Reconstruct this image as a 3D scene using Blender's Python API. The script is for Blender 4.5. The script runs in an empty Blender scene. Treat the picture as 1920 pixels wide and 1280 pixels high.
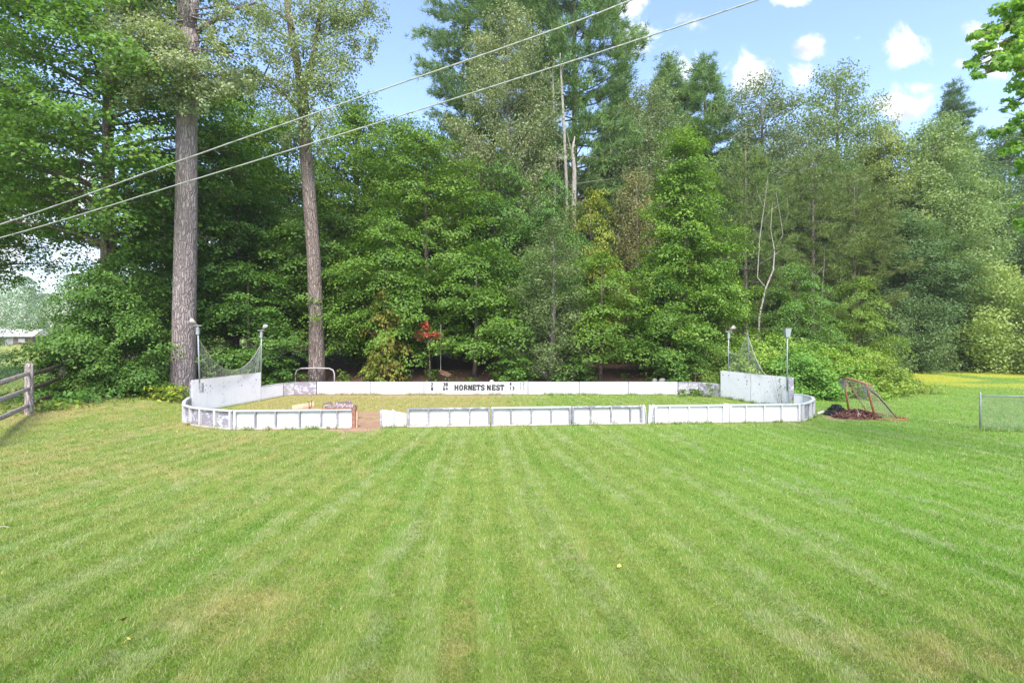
import bpy, math, random
import numpy as np
from mathutils import Vector, Matrix

S = bpy.context.scene
COL = S.collection
F = 1000.0          # focal length of the photograph in its own pixels
CAMH = 3.2
HOR = 615.0
PI = math.pi
rnd = random.Random(7)


def P(px, Y, py=None, z=None):
    x = (px - 960.0) / F * Y
    if z is None:
        z = 0.0 if py is None else CAMH + (HOR - py) / F * Y
    return Vector((x, Y, z))


def sm(a, b, x):
    t = np.clip((np.asarray(x, float) - a) / (b - a), 0, 1)
    return t * t * (3 - 2 * t)


def vnoise(x, y, s, seed=0):
    r = np.random.default_rng(seed)
    G = r.random((64, 64))
    u = np.asarray(x, float) / s + 100.3
    v = np.asarray(y, float) / s + 57.7
    i = np.floor(u).astype(int); j = np.floor(v).astype(int)
    a = u - i; b = v - j
    a = a * a * (3 - 2 * a); b = b * b * (3 - 2 * b)
    g = lambda p, q: G[p % 64, q % 64]
    return (g(i, j) * (1 - a) + g(i + 1, j) * a) * (1 - b) + (g(i, j + 1) * (1 - a) + g(i + 1, j + 1) * a) * b


def gh(x, y):
    x = np.asarray(x, float); y = np.asarray(y, float)
    h = 0.30 * sm(-12.6, -16.0, x) * sm(12, 17, y)
    h = h + 0.75 * sm(26.1, 31, y) * sm(15, 10, x) * sm(-23, -18, x)
    lawn = sm(1.0, 0.3, np.abs(0))
    out = 1 - (sm(-12.4, -11.4, x) * sm(11.6, 10.6, x) * sm(15.8, 16.6, y) * sm(26.6, 25.8, y))
    h = h + out * 0.05 * (vnoise(x, y, 3.1, 3) - 0.5)
    return h


def ghs(x, y):
    return float(gh(np.array([x]), np.array([y]))[0])


# ------------------------------------------------------------------ objects
def tag(o, label=None, cat=None, group=None, kind=None):
    if label: o['label'] = label
    if cat: o['category'] = cat
    if group: o['group'] = group
    if kind: o['kind'] = kind
    return o


def thing(name, label, cat, loc=(0, 0, 0), rz=0.0, group=None):
    o = bpy.data.objects.new(name, None)
    o.empty_display_size = 0.2
    COL.objects.link(o)
    o.location = loc
    o.rotation_euler = (0, 0, rz)
    return tag(o, label, cat, group)


class MB:
    def __init__(self):
        self.v = []; self.f = []

    def add(self, vs, fs):
        n = len(self.v)
        self.v += [tuple(p) for p in vs]
        self.f += [tuple(i + n for i in f) for f in fs]
        return self

    def box(self, x0, x1, y0, y1, z0, z1):
        vs = [(x0, y0, z0), (x1, y0, z0), (x1, y1, z0), (x0, y1, z0), (x0, y0, z1), (x1, y0, z1), (x1, y1, z1), (x0, y1, z1)]
        return self.add(vs, [(0, 3, 2, 1), (4, 5, 6, 7), (0, 1, 5, 4), (1, 2, 6, 5), (2, 3, 7, 6), (3, 0, 4, 7)])

    def bar(self, a, b, w, d, up=(0, 0, 1)):
        """square bar from a to b, w wide, d deep (along up)"""
        a = Vector(a); b = Vector(b); t = (b - a).normalized(); up = Vector(up)
        s = t.cross(up)
        if s.length < 1e-4: s = t.cross(Vector((0, 1, 0)))
        s.normalize(); u = s.cross(t).normalized()
        vs = []
        for p in (a, b):
            for (i, j) in ((-1, -1), (1, -1), (1, 1), (-1, 1)):
                vs.append(p + s * (i * w / 2) + u * (j * d / 2))
        return self.add(vs, [(0, 1, 2, 3), (7, 6, 5, 4), (0, 4, 5, 1), (1, 5, 6, 2), (2, 6, 7, 3), (3, 7, 4, 0)])

    def tube(self, pts, rad, n=6, cap=True):
        pts = [Vector(p) for p in pts]
        m = len(pts)
        if not hasattr(rad, '__len__'): rad = [rad] * m
        vs = []; ref = None
        for i, p in enumerate(pts):
            t = (pts[min(i + 1, m - 1)] - pts[max(i - 1, 0)])
            if t.length < 1e-9: t = Vector((0, 0, 1))
            t.normalize()
            if ref is None:
                ref = Vector((1, 0, 0)) if abs(t.x) < 0.8 else Vector((0, 1, 0))
            s = (ref - t * ref.dot(t)).normalized(); ref = s
            u = t.cross(s)
            for k in range(n):
                a = 2 * PI * k / n
                vs.append(p + (s * math.cos(a) + u * math.sin(a)) * rad[i])
        fs = []
        for i in range(m - 1):
            for k in range(n):
                k2 = (k + 1) % n
                fs.append((i * n + k, i * n + k2, (i + 1) * n + k2, (i + 1) * n + k))
        if cap:
            fs.append(tuple(reversed(range(n)))); fs.append(tuple((m - 1) * n + k for k in range(n)))
        return self.add(vs, fs)

    def build(self, name, mat, parent=None, smooth=False, bevel=0.0):
        me = bpy.data.meshes.new(name)
        me.from_pydata([tuple(p) for p in self.v], [], self.f)
        me.update()
        if smooth: me.polygons.foreach_set('use_smooth', [True] * len(me.polygons))
        return link(name, me, mat, parent, bevel)


def link(name, me, mat, parent=None, bevel=0.0):
    o = bpy.data.objects.new(name, me)
    COL.objects.link(o)
    if mat and not me.materials: me.materials.append(mat)
    if parent: o.parent = parent
    if bevel:
        b = o.modifiers.new('bevel', 'BEVEL'); b.width = bevel; b.segments = 2; b.limit_method = 'ANGLE'
    return o


def mesh_arrays(name, V, Fc, smooth=False):
    me = bpy.data.meshes.new(name)
    V = np.ascontiguousarray(V, np.float32); Fc = np.ascontiguousarray(Fc, np.int32)
    m, k = Fc.shape
    me.vertices.add(len(V)); me.vertices.foreach_set('co', V.ravel())
    me.loops.add(m * k); me.loops.foreach_set('vertex_index', Fc.ravel())
    me.polygons.add(m); me.polygons.foreach_set('loop_start', np.arange(0, m * k, k, dtype=np.int32))
    if smooth: me.polygons.foreach_set('use_smooth', np.ones(m, bool))
    me.update(calc_edges=True)
    me.validate()
    return me


def fattr(me, name, arr):
    a = me.attributes.new(name, 'FLOAT', 'POINT')
    a.data.foreach_set('value', np.ascontiguousarray(arr, np.float32))


# ------------------------------------------------------------------ materials
class NT:
    def __init__(self, name):
        self.m = bpy.data.materials.new(name); self.m.use_nodes = True
        self.t = self.m.node_tree; self.t.nodes.clear()
        self.out = self.n('ShaderNodeOutputMaterial')

    def n(self, typ, **kw):
        nd = self.t.nodes.new(typ)
        for k, v in kw.items(): setattr(nd, k, v)
        return nd

    def l(self, a, b): self.t.links.new(a, b)

    def setin(self, sock, v):
        if isinstance(v, bpy.types.NodeSocket): self.l(v, sock)
        elif isinstance(v, (tuple, list)) and len(v) == 3 and sock.type == 'RGBA': sock.default_value = (*v, 1)
        else: sock.default_value = v

    def math(self, op, a, b=None, c=None, clamp=False):
        nd = self.n('ShaderNodeMath', operation=op); nd.use_clamp = clamp
        self.setin(nd.inputs[0], a)
        if b is not None: self.setin(nd.inputs[1], b)
        if c is not None: self.setin(nd.inputs[2], c)
        return nd.outputs[0]

    def mix(self, f, a, b, blend='MIX'):
        nd = self.n('ShaderNodeMix', data_type='RGBA', blend_type=blend)
        self.setin(nd.inputs[0], f); self.setin(nd.inputs[6], a); self.setin(nd.inputs[7], b)
        return nd.outputs[2]

    def noise(self, vec, scale, detail=3.0, rough=0.55, dist=0.0):
        nd = self.n('ShaderNodeTexNoise')
        if vec is not None: self.l(vec, nd.inputs['Vector'])
        nd.inputs['Scale'].default_value = scale; nd.inputs['Detail'].default_value = detail
        nd.inputs['Roughness'].default_value = rough; nd.inputs['Distortion'].default_value = dist
        return nd.outputs['Fac']

    def ramp(self, f, lo, hi, a=0.0, b=1.0):
        nd = self.n('ShaderNodeMapRange'); nd.interpolation_type = 'SMOOTHSTEP'
        self.setin(nd.inputs[0], f)
        for i, v in enumerate((lo, hi, a, b)): nd.inputs[i + 1].default_value = v
        return nd.outputs[0]

    def mapping(self, vec, scale=(1, 1, 1), loc=(0, 0, 0)):
        nd = self.n('ShaderNodeMapping'); self.l(vec, nd.inputs[0])
        nd.inputs['Scale'].default_value = scale; nd.inputs['Location'].default_value = loc
        return nd.outputs[0]

    def obj(self): return self.n('ShaderNodeTexCoord').outputs['Object']
    def pos(self): return self.n('ShaderNodeNewGeometry').outputs['Position']
    def island(self): return self.n('ShaderNodeNewGeometry').outputs['Random Per Island']
    def attr(self, name): return self.n('ShaderNodeAttribute', attribute_name=name).outputs['Fac']

    def princ(self, col, rough=0.7, spec=0.3, metal=0.0, bump=None, bstr=0.3, bdist=0.02):
        p = self.n('ShaderNodeBsdfPrincipled')
        self.setin(p.inputs['Base Color'], col); self.setin(p.inputs['Roughness'], rough)
        p.inputs['Specular IOR Level'].default_value = spec; p.inputs['Metallic'].default_value = metal
        if bump is not None:
            b = self.n('ShaderNodeBump'); b.inputs['Strength'].default_value = bstr; b.inputs['Distance'].default_value = bdist
            self.l(bump, b.inputs['Height']); self.l(b.outputs[0], p.inputs['Normal'])
        return p

    def fin(self, sh):
        self.l(sh.outputs[0] if hasattr(sh, 'outputs') else sh, self.out.inputs[0]); return self.m


def leaf_mat(name, c0, c1, c2, trans=0.3, rough=0.5, spec=0.35, nscale=0.5):
    m = NT(name)
    r = m.island()
    col = m.mix(m.ramp(r, 0.0, 0.75), c0, c1)
    col = m.mix(m.ramp(r, 0.78, 1.0, 0, 0.8), col, c2)
    n = m.noise(m.pos(), nscale, 2.0)
    col = m.mix(m.ramp(n, 0.35, 0.68), col, m.mix(1.0, col, (0.72, 0.80, 0.78), 'MULTIPLY'))
    oc = m.n('ShaderNodeObjectInfo').outputs['Color']
    col = m.mix(1.0, col, oc, 'MULTIPLY')
    p = m.princ(col, rough, spec)
    t = m.n('ShaderNodeBsdfTranslucent')
    m.l(m.mix(1.0, col, (1.25, 1.25, 0.55), 'MULTIPLY'), t.inputs[0])
    mx = m.n('ShaderNodeMixShader'); mx.inputs[0].default_value = trans
    m.l(p.outputs[0], mx.inputs[1]); m.l(t.outputs[0], mx.inputs[2])
    return m.fin(mx)


def bark_mat(name, c0, c1, c2, sc=6.0, zs=0.22, bstr=0.9):
    m = NT(name)
    dn = m.n('ShaderNodeTexNoise'); m.l(m.obj(), dn.inputs['Vector']); dn.inputs['Scale'].default_value = 2.6; dn.inputs['Detail'].default_value = 4
    dv = m.n('ShaderNodeVectorMath', operation='MULTIPLY_ADD'); m.l(dn.outputs['Color'], dv.inputs[0]); dv.inputs[1].default_value = (.22, .22, .9); m.l(m.obj(), dv.inputs[2])
    v = m.mapping(dv.outputs[0], (1, 1, zs))
    n = m.noise(v, sc, 5.0, 0.65, 0.6)
    n2 = m.noise(m.obj(), 0.7, 3.0)
    w = m.n('ShaderNodeTexVoronoi', feature='DISTANCE_TO_EDGE'); m.l(v, w.inputs['Vector']); w.inputs['Scale'].default_value = sc * 1.3
    ridge = m.ramp(w.outputs['Distance'], 0.0, 0.25)
    col = m.mix(m.ramp(n, 0.3, 0.7), c0, c1)
    col = m.mix(m.math('MULTIPLY', m.ramp(ridge, 0.0, 0.6, 1, 0), 0.55), col, c2)
    col = m.mix(m.ramp(n2, 0.55, 0.8, 0, 0.5), col, m.mix(0.5, c1, (0.12, 0.13, 0.08)))
    h = m.math('ADD', m.math('MULTIPLY', n, 0.6), ridge)
    return m.fin(m.princ(col, 0.9, 0.15, bump=h, bstr=bstr, bdist=0.05))


def paint_mat(name, base, dirt, amount=0.3, streak=0.35, peel=None, peel_amt=0.0):
    m = NT(name)
    o = m.pos()
    n = m.noise(o, 2.2, 5.0, 0.65)
    n2 = m.noise(m.mapping(o, (9, 9, 0.9)), 1.0, 4.0, 0.6)
    n3 = m.noise(o, 26.0, 3.0, 0.6)
    col = m.mix(m.math('MULTIPLY', m.ramp(n, 0.46, 0.75), amount), base, dirt)
    col = m.mix(m.math('MULTIPLY', m.ramp(n2, 0.52, 0.78), streak), col, dirt)
    col = m.mix(m.ramp(n3, 0.70, 0.82, 0, amount * 0.5), col, (0.22, 0.21, 0.21))
    vo = m.n('ShaderNodeTexVoronoi', feature='F1'); m.l(m.mapping(o, (4.5, 4.5, 9.0)), vo.inputs['Vector']); vo.inputs['Scale'].default_value = 1.0
    vs_ = m.n('ShaderNodeSeparateColor'); m.l(vo.outputs['Color'], vs_.inputs[0])
    mk = m.math('MULTIPLY', m.ramp(vo.outputs['Distance'], 0.06, 0.15, 0.8, 0), m.math('GREATER_THAN', vs_.outputs[0], 0.55))
    col = m.mix(mk, col, (0.17, 0.165, 0.17))
    # splash of soil along the foot of the boards
    z = m.n('ShaderNodeSeparateXYZ'); m.l(o, z.inputs[0])
    foot = m.math('MULTIPLY', m.ramp(m.math('ADD', z.outputs[2], m.math('MULTIPLY', n3, 0.08)), 0.03, 0.17, 1, 0), 0.55)
    col = m.mix(foot, col, (0.34, 0.28, 0.17))
    if peel:
        pn = m.noise(m.mapping(o, (3.2, 3.2, 5.0)), 1.3, 6.0, 0.72, 0.4)
        col = m.mix(m.math('MULTIPLY', m.ramp(pn, 0.5 - peel_amt * 0.15, 0.60 - peel_amt * 0.1), 0.9), col, peel)
    return m.fin(m.princ(col, 0.62, 0.3, bump=n3, bstr=0.15, bdist=0.004))


def plain(name, c0, c1=None, rough=0.7, spec=0.3, metal=0.0, sc=8.0, bstr=0.25):
    m = NT(name)
    c1 = c1 or tuple(x * 0.7 for x in c0)
    n = m.noise(m.obj(), sc, 5.0, 0.65)
    return m.fin(m.princ(m.mix(m.ramp(n, 0.35, 0.7), c0, c1), rough, spec, metal, bump=n, bstr=bstr, bdist=0.01))


MAT = {}
MAT['maple'] = leaf_mat('maple_leaf', (0.098, 0.20, 0.036), (0.17, 0.295, 0.045), (0.28, 0.40, 0.07), 0.38)
MAT['cotton'] = leaf_mat('cottonwood_leaf', (0.25, 0.30, 0.145), (0.34, 0.385, 0.21), (0.42, 0.43, 0.24), 0.34, 0.5, 0.4)
MAT['oak'] = leaf_mat('oak_leaf', (0.20, 0.28, 0.115), (0.28, 0.365, 0.15), (0.34, 0.41, 0.19), 0.38)
MAT['pine'] = leaf_mat('pine_needle', (0.15, 0.25, 0.085), (0.21, 0.32, 0.11), (0.28, 0.37, 0.13), 0.15, 0.55, 0.25)
MAT['redpine'] = leaf_mat('red_pine_needle', (0.15, 0.225, 0.06), (0.21, 0.28, 0.08), (0.28, 0.28, 0.10), 0.15, 0.55, 0.25)
MAT['twigleaf'] = leaf_mat('near_maple_leaf', (0.11, 0.22, 0.045), (0.17, 0.29, 0.06), (0.26, 0.36, 0.08), 0.6)
MAT['shrub'] = leaf_mat('shrub_leaf', (0.14, 0.25, 0.04), (0.21, 0.32, 0.055), (0.29, 0.35, 0.08), 0.3)
MAT['bark'] = bark_mat('grey_bark', (0.27, 0.222, 0.212), (0.40, 0.335, 0.32), (0.13, 0.10, 0.10), 8.0, 0.16, 1.0)
MAT['bark2'] = bark_mat('brown_bark', (0.19, 0.145, 0.115), (0.29, 0.23, 0.19), (0.07, 0.05, 0.04))
MAT['barkred'] = bark_mat('reddish_bark', (0.24, 0.18, 0.155), (0.34, 0.28, 0.255), (0.11, 0.075, 0.065), 8.0, 0.16, 1.0)
MAT['deadwood'] = bark_mat('pale_dead_wood', (0.36, 0.32, 0.285), (0.46, 0.42, 0.38), (0.22, 0.18, 0.155), 5.0, 0.3, 0.5)
MAT['white'] = paint_mat('white_board_paint', (0.575, 0.575, 0.585), (0.38, 0.365, 0.355), 0.32, 0.34)
MAT['white2'] = paint_mat('cool_white_plywood', (0.83, 0.795, 0.835), (0.47, 0.47, 0.52), 0.25, 0.3)
MAT['peeling'] = paint_mat('peeling_board', (0.58, 0.57, 0.61), (0.36, 0.34, 0.36), 0.4, 0.4, (0.24, 0.21, 0.25), 0.7)
MAT['bare'] = paint_mat('bare_weathered_board', (0.36, 0.335, 0.35), (0.24, 0.22, 0.24), 0.4, 0.5, (0.55, 0.53, 0.55), 0.25)
MAT['stud'] = paint_mat('weathered_stud', (0.25, 0.245, 0.27), (0.16, 0.15, 0.16), 0.4, 0.4, (0.42, 0.41, 0.43), 0.0)
MAT['studw'] = paint_mat('white_stud', (0.56, 0.55, 0.55), (0.36, 0.335, 0.32), 0.35, 0.4)
MAT['rot'] = plain('rotten_red_wood', (0.36, 0.20, 0.15), (0.17, 0.09, 0.07), 0.9, 0.1)
MAT['rawwood'] = plain('raw_split_wood', (0.55, 0.38, 0.24), (0.40, 0.25, 0.15), 0.85, 0.15, sc=5)
MAT['logbark'] = bark_mat('log_bark', (0.30, 0.24, 0.24), (0.42, 0.35, 0.35), (0.10, 0.08, 0.08), 12, 0.4)
MAT['palelog'] = bark_mat('pinkish_split_log', (0.42, 0.31, 0.29), (0.55, 0.45, 0.43), (0.20, 0.12, 0.11), 10, 0.4)
MAT['fence'] = bark_mat('old_fence_wood', (0.42, 0.35, 0.33), (0.54, 0.46, 0.43), (0.20, 0.15, 0.14), 9, 0.15)
MAT['fencedark'] = bark_mat('dark_fence_rail', (0.085, 0.07, 0.045), (0.13, 0.10, 0.07), (0.04, 0.03, 0.025), 9, 0.4)
MAT['galv'] = plain('galvanised_steel', (0.36, 0.38, 0.39), (0.27, 0.29, 0.30), 0.5, 0.5, 0.35)
MAT['lampwhite'] = plain('white_lamp_housing', (0.50, 0.47, 0.42), (0.36, 0.32, 0.27), 0.5)
MAT['glass'] = plain('lamp_lens', (0.36, 0.40, 0.40), (0.30, 0.33, 0.33), 0.15, 0.6)
MAT['rope'] = plain('pale_rope', (0.48, 0.49, 0.42), None, 0.9, 0.1)
MAT['net'] = plain('faded_net_twine', (0.36, 0.38, 0.32), None, 0.9, 0.1)
MAT['rust'] = plain('rusty_red_pipe', (0.42, 0.16, 0.09), (0.25, 0.09, 0.05), 0.75, 0.25, 0.0, 14)
MAT['rustpale'] = plain('worn_red_pipe', (0.52, 0.27, 0.17), (0.34, 0.13, 0.08), 0.75, 0.25, 0.0, 14)
MAT['netred'] = plain('worn_goal_net', (0.40, 0.36, 0.28), None, 0.9, 0.1)
MAT['palepipe'] = plain('pale_pipe', (0.52, 0.50, 0.47), (0.38, 0.34, 0.31), 0.6, 0.3)
MAT['blacknet'] = plain('dark_net', (0.07, 0.07, 0.075), None, 0.9, 0.1)
MAT['black'] = plain('black_paint', (0.035, 0.03, 0.03), (0.05, 0.045, 0.045), 0.6, 0.2)
MAT['grey'] = plain('faded_grey_paint', (0.22, 0.215, 0.21), (0.30, 0.29, 0.28), 0.6, 0.2)
MAT['cable'] = plain('pale_cable', (0.44, 0.44, 0.42), (0.36, 0.36, 0.35), 0.55, 0.3)
MAT['cabledark'] = plain('grey_cable', (0.42, 0.42, 0.42), (0.30, 0.30, 0.31), 0.55, 0.3)
MAT['brown'] = plain('brown_plank', (0.22, 0.12, 0.075), (0.13, 0.07, 0.045), 0.85, 0.15)
MAT['mulch'] = leaf_mat('brown_debris', (0.085, 0.045, 0.035), (0.17, 0.085, 0.065), (0.33, 0.22, 0.17), 0.0, 0.9, 0.1, 2.0)
MAT['dark_mulch'] = leaf_mat('black_debris', (0.02, 0.02, 0.024), (0.04, 0.042, 0.04), (0.09, 0.10, 0.08), 0.0, 0.7, 0.3, 2.0)
MAT['sand'] = plain('ash_and_sand', (0.45, 0.33, 0.22), (0.33, 0.23, 0.15), 0.95, 0.1, sc=6)
MAT['roof'] = plain('pale_metal_roof', (0.66, 0.62, 0.58), (0.5, 0.46, 0.43), 0.5, 0.4)
MAT['shed'] = plain('dark_shed_wall', (0.16, 0.11, 0.09), (0.09, 0.07, 0.06), 0.9, 0.1)
MAT['stone'] = plain('pale_stone', (0.55, 0.50, 0.43), (0.40, 0.36, 0.31), 0.9, 0.1)
MAT['dryleaf'] = plain('dry_leaf', (0.30, 0.13, 0.06), (0.20, 0.08, 0.04), 0.7, 0.3)
MAT['yellowleaf'] = plain('yellow_leaf', (0.75, 0.62, 0.16), (0.62, 0.48, 0.10), 0.6, 0.3)


def lawn_mat(name, blade):
    m = NT(name)
    p = m.pos()
    u = m.attr('stripe'); dry = m.attr('dry'); lush = m.attr('lush'); soil = m.attr('soil'); dirt = m.attr('dirt'); yel = m.attr('yellow')
    big = m.noise(p, 0.55, 3.0, 0.6)
    mid = m.noise(p, 2.3, 4.0, 0.65)
    fine = m.noise(p, 34.0, 4.0, 0.75)
    wob = m.math('MULTIPLY', m.math('SUBTRACT', m.noise(p, 0.8, 3.0), 0.5), 0.75)
    uu = m.math('ADD', u, wob)
    st = m.math('SINE', m.math('MULTIPLY', uu, 2 * PI / 0.66))
    st2 = m.math('SINE', m.math('MULTIPLY', uu, 2 * PI / 1.9))
    cx = m.n('ShaderNodeCombineXYZ'); m.l(uu, cx.inputs[0])
    sy = m.n('ShaderNodeSeparateXYZ'); m.l(p, sy.inputs[0]); m.l(m.math('MULTIPLY', sy.outputs[1], 0.16), cx.inputs[1])
    streak = m.noise(cx.outputs[0], 2.6, 3.0, 0.6)
    streak2 = m.noise(m.mapping(cx.outputs[0], (1, 1, 1), (7, 3, 0)), 1.1, 3.0, 0.6)
    st = m.math('ADD', m.math('MULTIPLY', st, 0.22), m.math('MULTIPLY', m.math('SUBTRACT', streak, 0.5), 4.8))
    stripe = m.math('MULTIPLY', m.ramp(m.math('ADD', st, m.math('MULTIPLY', st2, 0.45)), -0.05, 0.85), m.ramp(m.math('ADD', m.math('MULTIPLY', mid, 0.6), m.math('MULTIPLY', m.noise(p, 5.5, 3.0, 0.6), 0.4)), 0.40, 0.60))
    g0 = (0.200, 0.305, 0.046); g1 = (0.268, 0.352, 0.066)
    col = m.mix(m.ramp(mid, 0.35, 0.65), g0, g1)
    col = m.mix(m.math('MULTIPLY', lush, m.ramp(big, 0.2, 0.7, 0.35, 0.95)), col, (0.180, 0.350, 0.035))
    col = m.mix(m.ramp(streak2, 0.5, 0.70, 0, 0.75), col, (0.15, 0.295, 0.03))
    col = m.mix(m.math('MULTIPLY', stripe, 0.56), col, (0.345, 0.415, 0.19))  # pale sheen of blades bent by the mower, put into the colour
    dmask = m.math('MULTIPLY', m.ramp(m.math('ADD', m.math('MULTIPLY', dry, 0.55), m.math('MULTIPLY', m.math('ADD', big, mid), 0.5)), 0.62, 0.98), 0.85)
    col = m.mix(dmask, col, (0.44, 0.37, 0.135))
    thatch = m.ramp(m.noise(p, 6.0, 4.0, 0.7), 0.50, 0.72, 0, 0.55)
    col = m.mix(thatch, col, (0.34, 0.31, 0.12))
    col = m.mix(yel, col, (0.46, 0.475, 0.055))
    clump = m.noise(p, 16.0, 3.0, 0.7)
    col = m.mix(m.ramp(clump, 0.52, 0.70, 0, 0.55), col, m.mix(1.0, col, (0.58, 0.72, 0.45), 'MULTIPLY'))
    if blade:
        r = m.island()
        col = m.mix(m.ramp(r, 0.25, 0.0, 0.0, 0.7), col, m.mix(1.0, col, (0.50, 0.60, 0.40), 'MULTIPLY'))
        col = m.mix(m.ramp(r, 0.80, 0.92, 0, 0.8), col, (0.56, 0.54, 0.30))
    else:
        col = m.mix(m.ramp(fine, 0.35, 0.7), m.mix(1.0, col, (0.62, 0.62, 0.60), 'MULTIPLY'), col)
    litter = m.mix(m.ramp(fine, 0.35, 0.65), (0.085, 0.050, 0.036), (0.21, 0.125, 0.085))
    bare = m.mix(m.ramp(mid, 0.35, 0.7), (0.34, 0.20, 0.125), (0.42, 0.29, 0.185))
    bare = m.mix(m.ramp(fine, 0.45, 0.7, 0, 0.6), bare, (0.22, 0.125, 0.08))
    nd = m.math('ADD', dirt, m.math('MULTIPLY', m.math('SUBTRACT', mid, 0.5), 0.9))
    if not blade:
        col = m.mix(m.ramp(nd, 0.3, 0.62), col, bare)
    ns = m.math('ADD', soil, m.math('MULTIPLY', m.math('SUBTRACT', mid, 0.5), 0.8))
    if not blade:
        col = m.mix(m.ramp(ns, 0.35, 0.65), col, litter)
    pr = m.princ(col, 0.75 if not blade else 0.55, 0.2, bump=None if blade else fine, bstr=0.6, bdist=0.03)
    if blade:
        t = m.n('ShaderNodeBsdfTranslucent'); m.l(col, t.inputs[0])
        mx = m.n('ShaderNodeMixShader'); mx.inputs[0].default_value = 0.3
        m.l(pr.outputs[0], mx.inputs[1]); m.l(t.outputs[0], mx.inputs[2])
        return m.fin(mx)
    return m.fin(pr)


MAT['ground'] = lawn_mat('lawn_ground', False)
MAT['blade'] = lawn_mat('lawn_blades', True)

# ------------------------------------------------------------------ world
def build_world():
    w = bpy.data.worlds.new('World'); S.world = w; w.use_nodes = True
    t = w.node_tree; t.nodes.clear()
    N = lambda typ, **k: [setattr(nd, a, b) for nd in [t.nodes.new(typ)] for a, b in k.items()] and t.nodes[-1] or t.nodes[-1]
    L = t.links.new

    def M(op, a, b=None, clamp=False):
        nd = t.nodes.new('ShaderNodeMath'); nd.operation = op; nd.use_clamp = clamp
        for i, v in enumerate((a, b)):
            if v is None: continue
            if isinstance(v, bpy.types.NodeSocket): L(v, nd.inputs[i])
            else: nd.inputs[i].default_value = v
        return nd.outputs[0]
    out = t.nodes.new('ShaderNodeOutputWorld'); bg = t.nodes.new('ShaderNodeBackground')
    sky = t.nodes.new('ShaderNodeTexSky'); sky.sky_type = 'NISHITA'; sky.sun_disc = False
    sky.sun_elevation = SUN_EL; sky.sun_rotation = SUN_ROT
    sky.air_density = 1.0; sky.dust_density = 1.0; sky.ozone_density = 1.6
    tc = t.nodes.new('ShaderNodeTexCoord')
    sp = t.nodes.new('ShaderNodeSeparateXYZ'); L(tc.outputs['Generated'], sp.inputs[0])
    yy = M('MAXIMUM', sp.outputs[1], 0.05)
    u = M('DIVIDE', sp.outputs[0], yy); v = M('DIVIDE', sp.outputs[2], yy)
    cb = t.nodes.new('ShaderNodeCombineXYZ'); L(u, cb.inputs[0]); L(v, cb.inputs[1])
    no = t.nodes.new('ShaderNodeTexNoise'); L(cb.outputs[0], no.inputs['Vector'])
    no.inputs['Scale'].default_value = 13; no.inputs['Detail'].default_value = 9; no.inputs['Roughness'].default_value = 0.68; no.inputs['Distortion'].default_value = 0.4
    nf = no.outputs['Fac']
    clouds = [(1692, 96, 62, 46, 1.0), (1520, 84, 38, 28, .8), (1412, 140, 62, 46, 1.0), (1690, 200, 75, 34, .95), (1715, 165, 55, 22, .6),
              (1300, 44, 32, 22, .55), (1185, 80, 55, 46, .75), (1175, 15, 40, 34, .75), (1290, 130, 70, 45, .7), (1802, 120, 22, 17, .85),
              (1835, 62, 48, 34, .6), (1478, -2, 46, 18, .9), (1608, 72, 14, 9, .5), (1500, 150, 40, 30, .7), (1870, 100, 60, 60, .5),
              (40, 380, 230, 200, .8), (430, 480, 160, 110, .6), (1240, 330, 160, 100, .4), (-500, 200, 300, 260, .9), (2500, 150, 400, 200, .8)]
    acc = None
    for (px, py, a, b, k) in clouds:
        s = t.nodes.new('ShaderNodeVectorMath'); s.operation = 'SUBTRACT'; L(cb.outputs[0], s.inputs[0])
        s.inputs[1].default_value = ((px - 960) / F, (HOR - py) / F, 0)
        q = t.nodes.new('ShaderNodeVectorMath'); q.operation = 'MULTIPLY'; L(s.outputs[0], q.inputs[0]); q.inputs[1].default_value = (F / a, F / b, 0)
        ln = t.nodes.new('ShaderNodeVectorMath'); ln.operation = 'LENGTH'; L(q.outputs[0], ln.inputs[0])
        d = M('MULTIPLY', M('SUBTRACT', 1.0, ln.outputs['Value']), k)
        acc = d if acc is None else M('MAXIMUM', acc, d)
    dens = M('ADD', acc, M('MULTIPLY', M('SUBTRACT', nf, 0.48), 2.4))
    mr = t.nodes.new('ShaderNodeMapRange'); mr.interpolation_type = 'SMOOTHSTEP'; L(dens, mr.inputs[0])
    mr.inputs[1].default_value = 0.10; mr.inputs[2].default_value = 0.72; mr.inputs[4].default_value = 0.97
    front = M('GREATER_THAN', sp.outputs[1], 0.06)
    mask = M('MULTIPLY', mr.outputs[0], front)
    # cumulus on the rest of the sky
    n2 = t.nodes.new('ShaderNodeTexNoise'); L(tc.outputs['Generated'], n2.inputs['Vector']); n2.inputs['Scale'].default_value = 3.2; n2.inputs['Detail'].default_value = 6
    m2 = t.nodes.new('ShaderNodeMapRange'); m2.interpolation_type = 'SMOOTHSTEP'; L(n2.outputs['Fac'], m2.inputs[0])
    m2.inputs[1].default_value = 0.50; m2.inputs[2].default_value = 0.66; m2.inputs[4].default_value = 0.9
    back = M('MULTIPLY', m2.outputs[0], M('LESS_THAN', sp.outputs[1], 0.06))
    mask = M('MAXIMUM', mask, back)
    tint = t.nodes.new('ShaderNodeMix'); tint.data_type = 'RGBA'; tint.blend_type = 'MULTIPLY'; tint.inputs[0].default_value = 1
    L(sky.outputs[0], tint.inputs[6]); tint.inputs[7].default_value = SKY_TINT
    mx = t.nodes.new('ShaderNodeMix'); mx.data_type = 'RGBA'; L(mask, mx.inputs[0]); L(tint.outputs[2], mx.inputs[6])
    n3 = t.nodes.new('ShaderNodeTexNoise'); L(cb.outputs[0], n3.inputs['Vector']); n3.inputs['Scale'].default_value = 9; n3.inputs['Detail'].default_value = 6
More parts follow.
